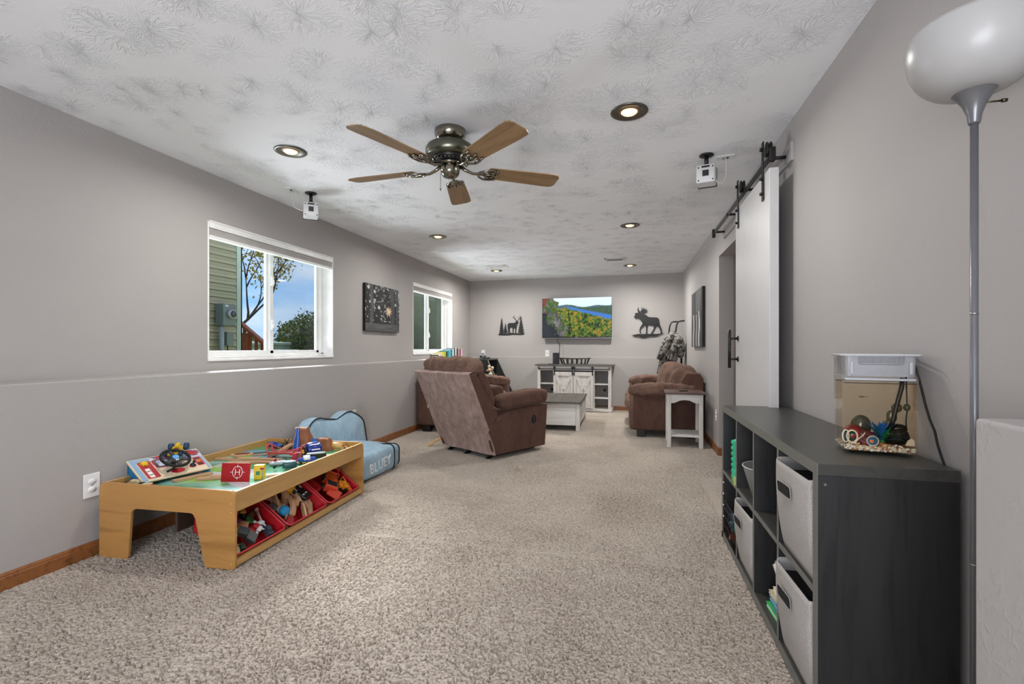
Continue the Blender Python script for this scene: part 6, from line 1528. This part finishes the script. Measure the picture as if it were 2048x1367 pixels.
# ------------------------------------------------------------------ torchiere lamp
fl = thing('floor_lamp', 'tall grey torchiere floor lamp with frosted white bowl shade', 'floor lamp', (.775, 1.332, 0))
part('lamp_base', lambda b: b.lathe([(0, 0), (.105, 0), (.108, .008), (.098, .020), (.030, .034), (.014, .05), (0, .05)], n=44), M_GREYMETAL, fl)
part('pole', lambda b: b.cyl((0, 0, .04), (0, 0, 1.645), .0076, n=24), M_GREYMETAL, fl)
part('pole_joint', lambda b: [b.cyl((0, 0, z), (0, 0, z + .004), .0083, n=20) for z in (.62, 1.20)], M_STEEL, fl)
M_SHADE = NT('frosted_bowl'); M_SHADE.col(M_SHADE.ramp(M_SHADE.noise(M_SHADE.coord(), 5, 2), [(.3, srgb('#a8a6a4')), (.7, srgb('#b0aeac'))])); M_SHADE.b.inputs['Roughness'].default_value = .35; M_SHADE.b.inputs['Subsurface Weight'].default_value = .08; M_SHADE.b.inputs['Subsurface Radius'].default_value = (.02, .02, .02); M_SHADE = M_SHADE.m
bo_ = part('bowl_shade', lambda b: b.lathe([(.036 + .089 * math.sin(R(90 * i / 14)), .112 * (1 - math.cos(R(90 * i / 14)))) for i in range(15)] + [(.125 - .006 * (i / 5) ** 2, .112 + .008 * i) for i in range(1, 6)] + [(.115, .152), (.119, .115), (.110, .065), (.090, .034), (.060, .014), (0, .006)], n=72), M_SHADE, fl, loc=(0, 0, 1.712))
part('socket_cone', lambda b: b.lathe([(0, 0), (.010, 0), (.0115, .003), (.0135, .020), (.022, .045), (.036, .068), (.047, .080), (.048, .084), (.044, .084), (0, .078)], n=48), M_GREYMETAL, fl, loc=(0, 0, 1.640))
part('turn_switch', lambda b: (b.cyl((.020, 0, 1.688), (.052, 0, 1.688), .0022, n=8), b.cyl((.052, 0, 1.688), (.062, 0, 1.688), .0042, n=12)), mat('brass_dark', '#5c5142', .35, 1), fl)
# ------------------------------------------------------------------ outdoors
struct('ground', lambda b: b.grid(lambda u, v: (-60 + 56.7 * u, -20 + 80 * v, .78), 1, 1, smooth=False), mat('lawn', '#5f7a3c', .95, var=.25))
M_SIDE = m_wood('olive_vinyl_siding', '#a29d7c', '#979272', axis=1, ring=14, rough=.55, bump=.03, fine=60)
nh = thing('neighbour_house', 'olive vinyl-sided neighbouring house seen through the larger window', 'house', (-5.9, 0, .78))
part('wall_core', lambda b: b.box(-4, -.03, -3, 6.22, 0, 2.5), mat('siding_gap_shade', '#3e3b2b', .8), nh)  # core coloured dark so the gaps between planks read as shadow lines
def plank(b):
    b.prism([(0, .006), (.032, .006), (.028, .050), (.022, .052), (.028, .055), (.010, .104), (0, .104)], 9.2, M=T(-.03, 6.2, 0) @ rx(PI / 2))
p0 = part('siding_plank', plank, M_SIDE, nh, loc=(0, 0, .05))
for i in range(1, 23): dup(p0, nh, (0, 0, .05 + i * .104))
part('corner_trim', lambda b: (b.box(-.03, .012, 6.20, 6.30, 0, 2.5), b.box(-.10, .012, 6.27, 6.30, 0, 2.5)), mat('pale_corner_trim', '#aebba8', .5), nh, .004)
part('roof_eave', lambda b: b.box(-4, .12, -3.2, 6.45, 2.5, 2.62), mat('roof_brown', '#4d453d', .8), nh)
em = thing('electric_meter', 'grey electric meter box with round glass dial on the neighbouring siding', 'electric meter', (-5.87, 5.80, 1.45))
M_MET = mat('meter_grey', '#6f7a72', .45)
part('meter_box', lambda b: b.box(0, .14, -.02, .20, 0, .32, bev=.006), M_MET, em)
part('meter_collar', lambda b: b.cyl((.14, .10, .17), (.20, .10, .17), .062, n=28), mat('meter_ring', '#b8b8b2', .3), em)
part('meter_dial', lambda b: b.lathe([(0, .03), (.03, .026), (.048, .012), (.052, 0)], n=26, M=T(.20, .10, .17) @ ry(PI / 2)), mat('meter_glass', '#3c4440', .1), em)
part('label_plate', lambda b: b.box(.14, .142, .02, .07, .28, .30), M_PLASTICW, em)
part('conduit', lambda b: b.cyl((.06, .03, -.67), (.06, .03, 0), .035, n=18), mat('conduit_grey', '#8d978f', .5), em)
jb = thing('junction_box', 'small grey junction box below the electric meter', 'utility box', (-5.87, 5.96, 1.16))
part('box_body', lambda b: b.box(0, .09, -.06, .06, 0, .20, bev=.005), M_MET, jb)
part('cable', lambda b: b.tube([(.04, .0, 0), (.06, -.02, -.08), (.03, -.04, -.18), (.04, -.05, -.38)], .008, n=6), M_BLACKP, jb)
# tree beside the neighbour's corner
def bark(): return mat('dark_bark', '#3f352b', .9, var=.2)
trn = thing('budding_tree', 'tall tree with thin dark branches and yellow spring leaves behind the corner of the house', 'tree', (-10.9, 10.6, .78))
r6 = random.Random(12)
BRS = []
def grow(p, d, L, r, dep):
    pts = [p]; q = p.copy(); dd = d.copy()
    for i in range(5):
        dd = (dd + Vector((r6.uniform(-.14, .14), r6.uniform(-.14, .14), r6.uniform(-.02, .12)))).normalized(); q = q + dd * L / 5; pts.append(q.copy())
    BRS.append((pts, r, dep))
    if dep < 4:
        for k in range(3 if dep < 3 else 2):
            i = r6.randint(2, 5); nd = (dd + Vector((r6.uniform(-.9, .9), r6.uniform(-.9, .9), r6.uniform(-.05, .5)))).normalized()
            grow(pts[i], nd, L * r6.uniform(.55, .75), r * .6, dep + 1)
for a in (0, 2.1, 4.2): grow(Vector((0, 0, .5)), Vector((.35 * math.cos(a), .35 * math.sin(a), 1)).normalized(), 2.6, .09, 0)
for a in (0.5, 3.6): grow(Vector((0, 0, .3)), Vector((.7 * math.cos(a), .7 * math.sin(a), .6)).normalized(), 2.0, .06, 1)
def wood_(b):
    b.cyl((0, 0, 0), (0, 0, .6), .16, .12, n=12)
    for pts, r, dep in BRS: b.tube(pts, r, n=5 if dep > 1 else 8, rr=[r * (1 - .14 * i) for i in range(6)])
part('branches', wood_, bark(), trn)
def lvs(b, n, tips, spread, s, seed):
    rr_ = random.Random(seed)
    for i in range(n):
        pts, r, dep = tips[rr_.randrange(len(tips))]; p = pts[rr_.randint(2, 5)] + Vector((rr_.gauss(0, spread), rr_.gauss(0, spread), rr_.gauss(0, spread)))
        e1 = Vector((rr_.gauss(0, 1), rr_.gauss(0, 1), rr_.gauss(0, 1))).normalized(); e2 = e1.cross(Vector((rr_.gauss(0, 1), rr_.gauss(0, 1), rr_.gauss(0, 1)))).normalized(); k = s * rr_.uniform(.7, 1.3)
        vs_ = [b.bm.verts.new(p + e1 * k), b.bm.verts.new(p + e2 * k * .6), b.bm.verts.new(p - e1 * k), b.bm.verts.new(p - e2 * k * .6)]
        b.bm.faces.new(vs_)
tips = [t for t in BRS if t[2] >= 3]
lf = part('foliage', lambda b: lvs(b, 7000, tips, .14, .050, 2), mat('spring_leaf', '#b39a34', .7, var=.3), trn); lf['kind'] = 'stuff'
def hedge(name, label, c, h, n, s, m, seed, core, cat='hedge'):
    t = thing(name, label, cat, c); r_ = random.Random(seed)
    def fol(b):
        for i in range(n):
            a = r_.uniform(0, 2 * PI); el_ = math.asin(r_.uniform(-.1, 1)); k = 1 + r_.gauss(0, .05)
            nz_ = 1 + .18 * noise.noise(Vector((math.cos(a) * 2 + seed, math.sin(a) * 2, el_ * 2)))
            p = Vector((h[0] * math.cos(a) * math.cos(el_), h[1] * math.sin(a) * math.cos(el_), h[2] * math.sin(el_))) * k * nz_
            e1 = Vector((r_.gauss(0, 1), r_.gauss(0, 1), r_.gauss(0, 1))).normalized(); e2 = e1.cross(Vector((r_.gauss(0, 1), r_.gauss(0, 1), r_.gauss(0, 1)))).normalized(); q = s * r_.uniform(.7, 1.3)
            b.bm.faces.new([b.bm.verts.new(p + e1 * q), b.bm.verts.new(p + e2 * q * .6), b.bm.verts.new(p - e1 * q), b.bm.verts.new(p - e2 * q * .6)])
    f_ = part('foliage', fol, m, t); f_['kind'] = 'stuff'
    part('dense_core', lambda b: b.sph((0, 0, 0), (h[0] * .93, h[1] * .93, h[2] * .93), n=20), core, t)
    return t
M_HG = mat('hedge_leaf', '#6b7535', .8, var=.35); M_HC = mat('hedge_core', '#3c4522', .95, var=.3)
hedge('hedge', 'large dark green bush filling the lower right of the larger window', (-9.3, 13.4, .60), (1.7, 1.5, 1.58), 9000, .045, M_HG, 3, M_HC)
hedge('hedge', 'lower looser bush left of the large dark green bush outside', (-12.3, 12.9, .60), (1.1, 1.0, .92), 4200, .045, mat('hedge_leaf_pale', '#7a8548', .8, var=.35), 8, M_HC)
# deck stair rail, white table, pale screen
dk = thing('deck_stair_rail', 'red stained wooden stair rail descending beyond the corner trim', 'railing', (-6.95, 7.5, .78))
part('handrail', lambda b: b.box(0, .95, -.05, .05, -.03, .03, bev=.006, M=T(-.30, 0, .95) @ ry(R(36))), M_DECK, dk)
part('newel_post', lambda b: b.box(-.02, .07, -.045, .045, 0, .62), M_DECK, dk)
for i in range(6): part('baluster', lambda b: b.box(-.16 + i * .13, -.12 + i * .13, -.02, .02, .0, .86 - i * .094), M_DECK, dk)
wt = thing('patio_table', 'white round patio table outside beyond the stair rail', 'table', (-8.1, 9.6, .78))
part('tabletop', lambda b: b.cyl((0, 0, .26), (0, 0, .30), .55, n=30), M_WHITE, wt)
for a in range(4): part('leg', lambda b: b.cyl((.38 * math.cos(a * PI / 2), .38 * math.sin(a * PI / 2), 0), (.38 * math.cos(a * PI / 2), .38 * math.sin(a * PI / 2), .27), .02, n=8), M_WHITE, wt)
pb = thing('patio_box', 'pale beige storage box outside next to the big bush', 'box', (-9.8, 11.4, .78), R(20))
part('box_body', lambda b: b.box(-.5, .5, -.3, .3, 0, .42, bev=.02), mat('beige_resin', '#a9ab92', .6), pb)
part('box_lid', lambda b: b.box(-.53, .53, -.33, .33, .42, .50, bev=.02), mat('beige_lid', '#c6c8b4', .6), pb)
# green boarded shed seen through the far window
sd = thing('green_shed', 'dark green boarded shed wall filling the far window', 'shed', (-5.6, 9.9, .78), R(-12))
part('shed_wall', lambda b: b.box(-1.1, 2.55, .03, .12, 0, 4.2), mat('shed_green_dark', '#39462f', .8), sd)
for i in range(24):
    part('board', lambda b: b.box(-1.1 + i * .152, -1.1 + i * .152 + .148, -.01 - .008 * (i % 2), .03, 0, 4.2, bev=.003, seg=1), [mat('shed_green', '#8fac84', .7, var=.15), mat('shed_green_dk', '#66805c', .7, var=.15), mat('shed_olive', '#5f6650', .7, var=.12)][0 if i < 9 and i % 3 != 1 else (1 if i < 14 else 2)], sd)
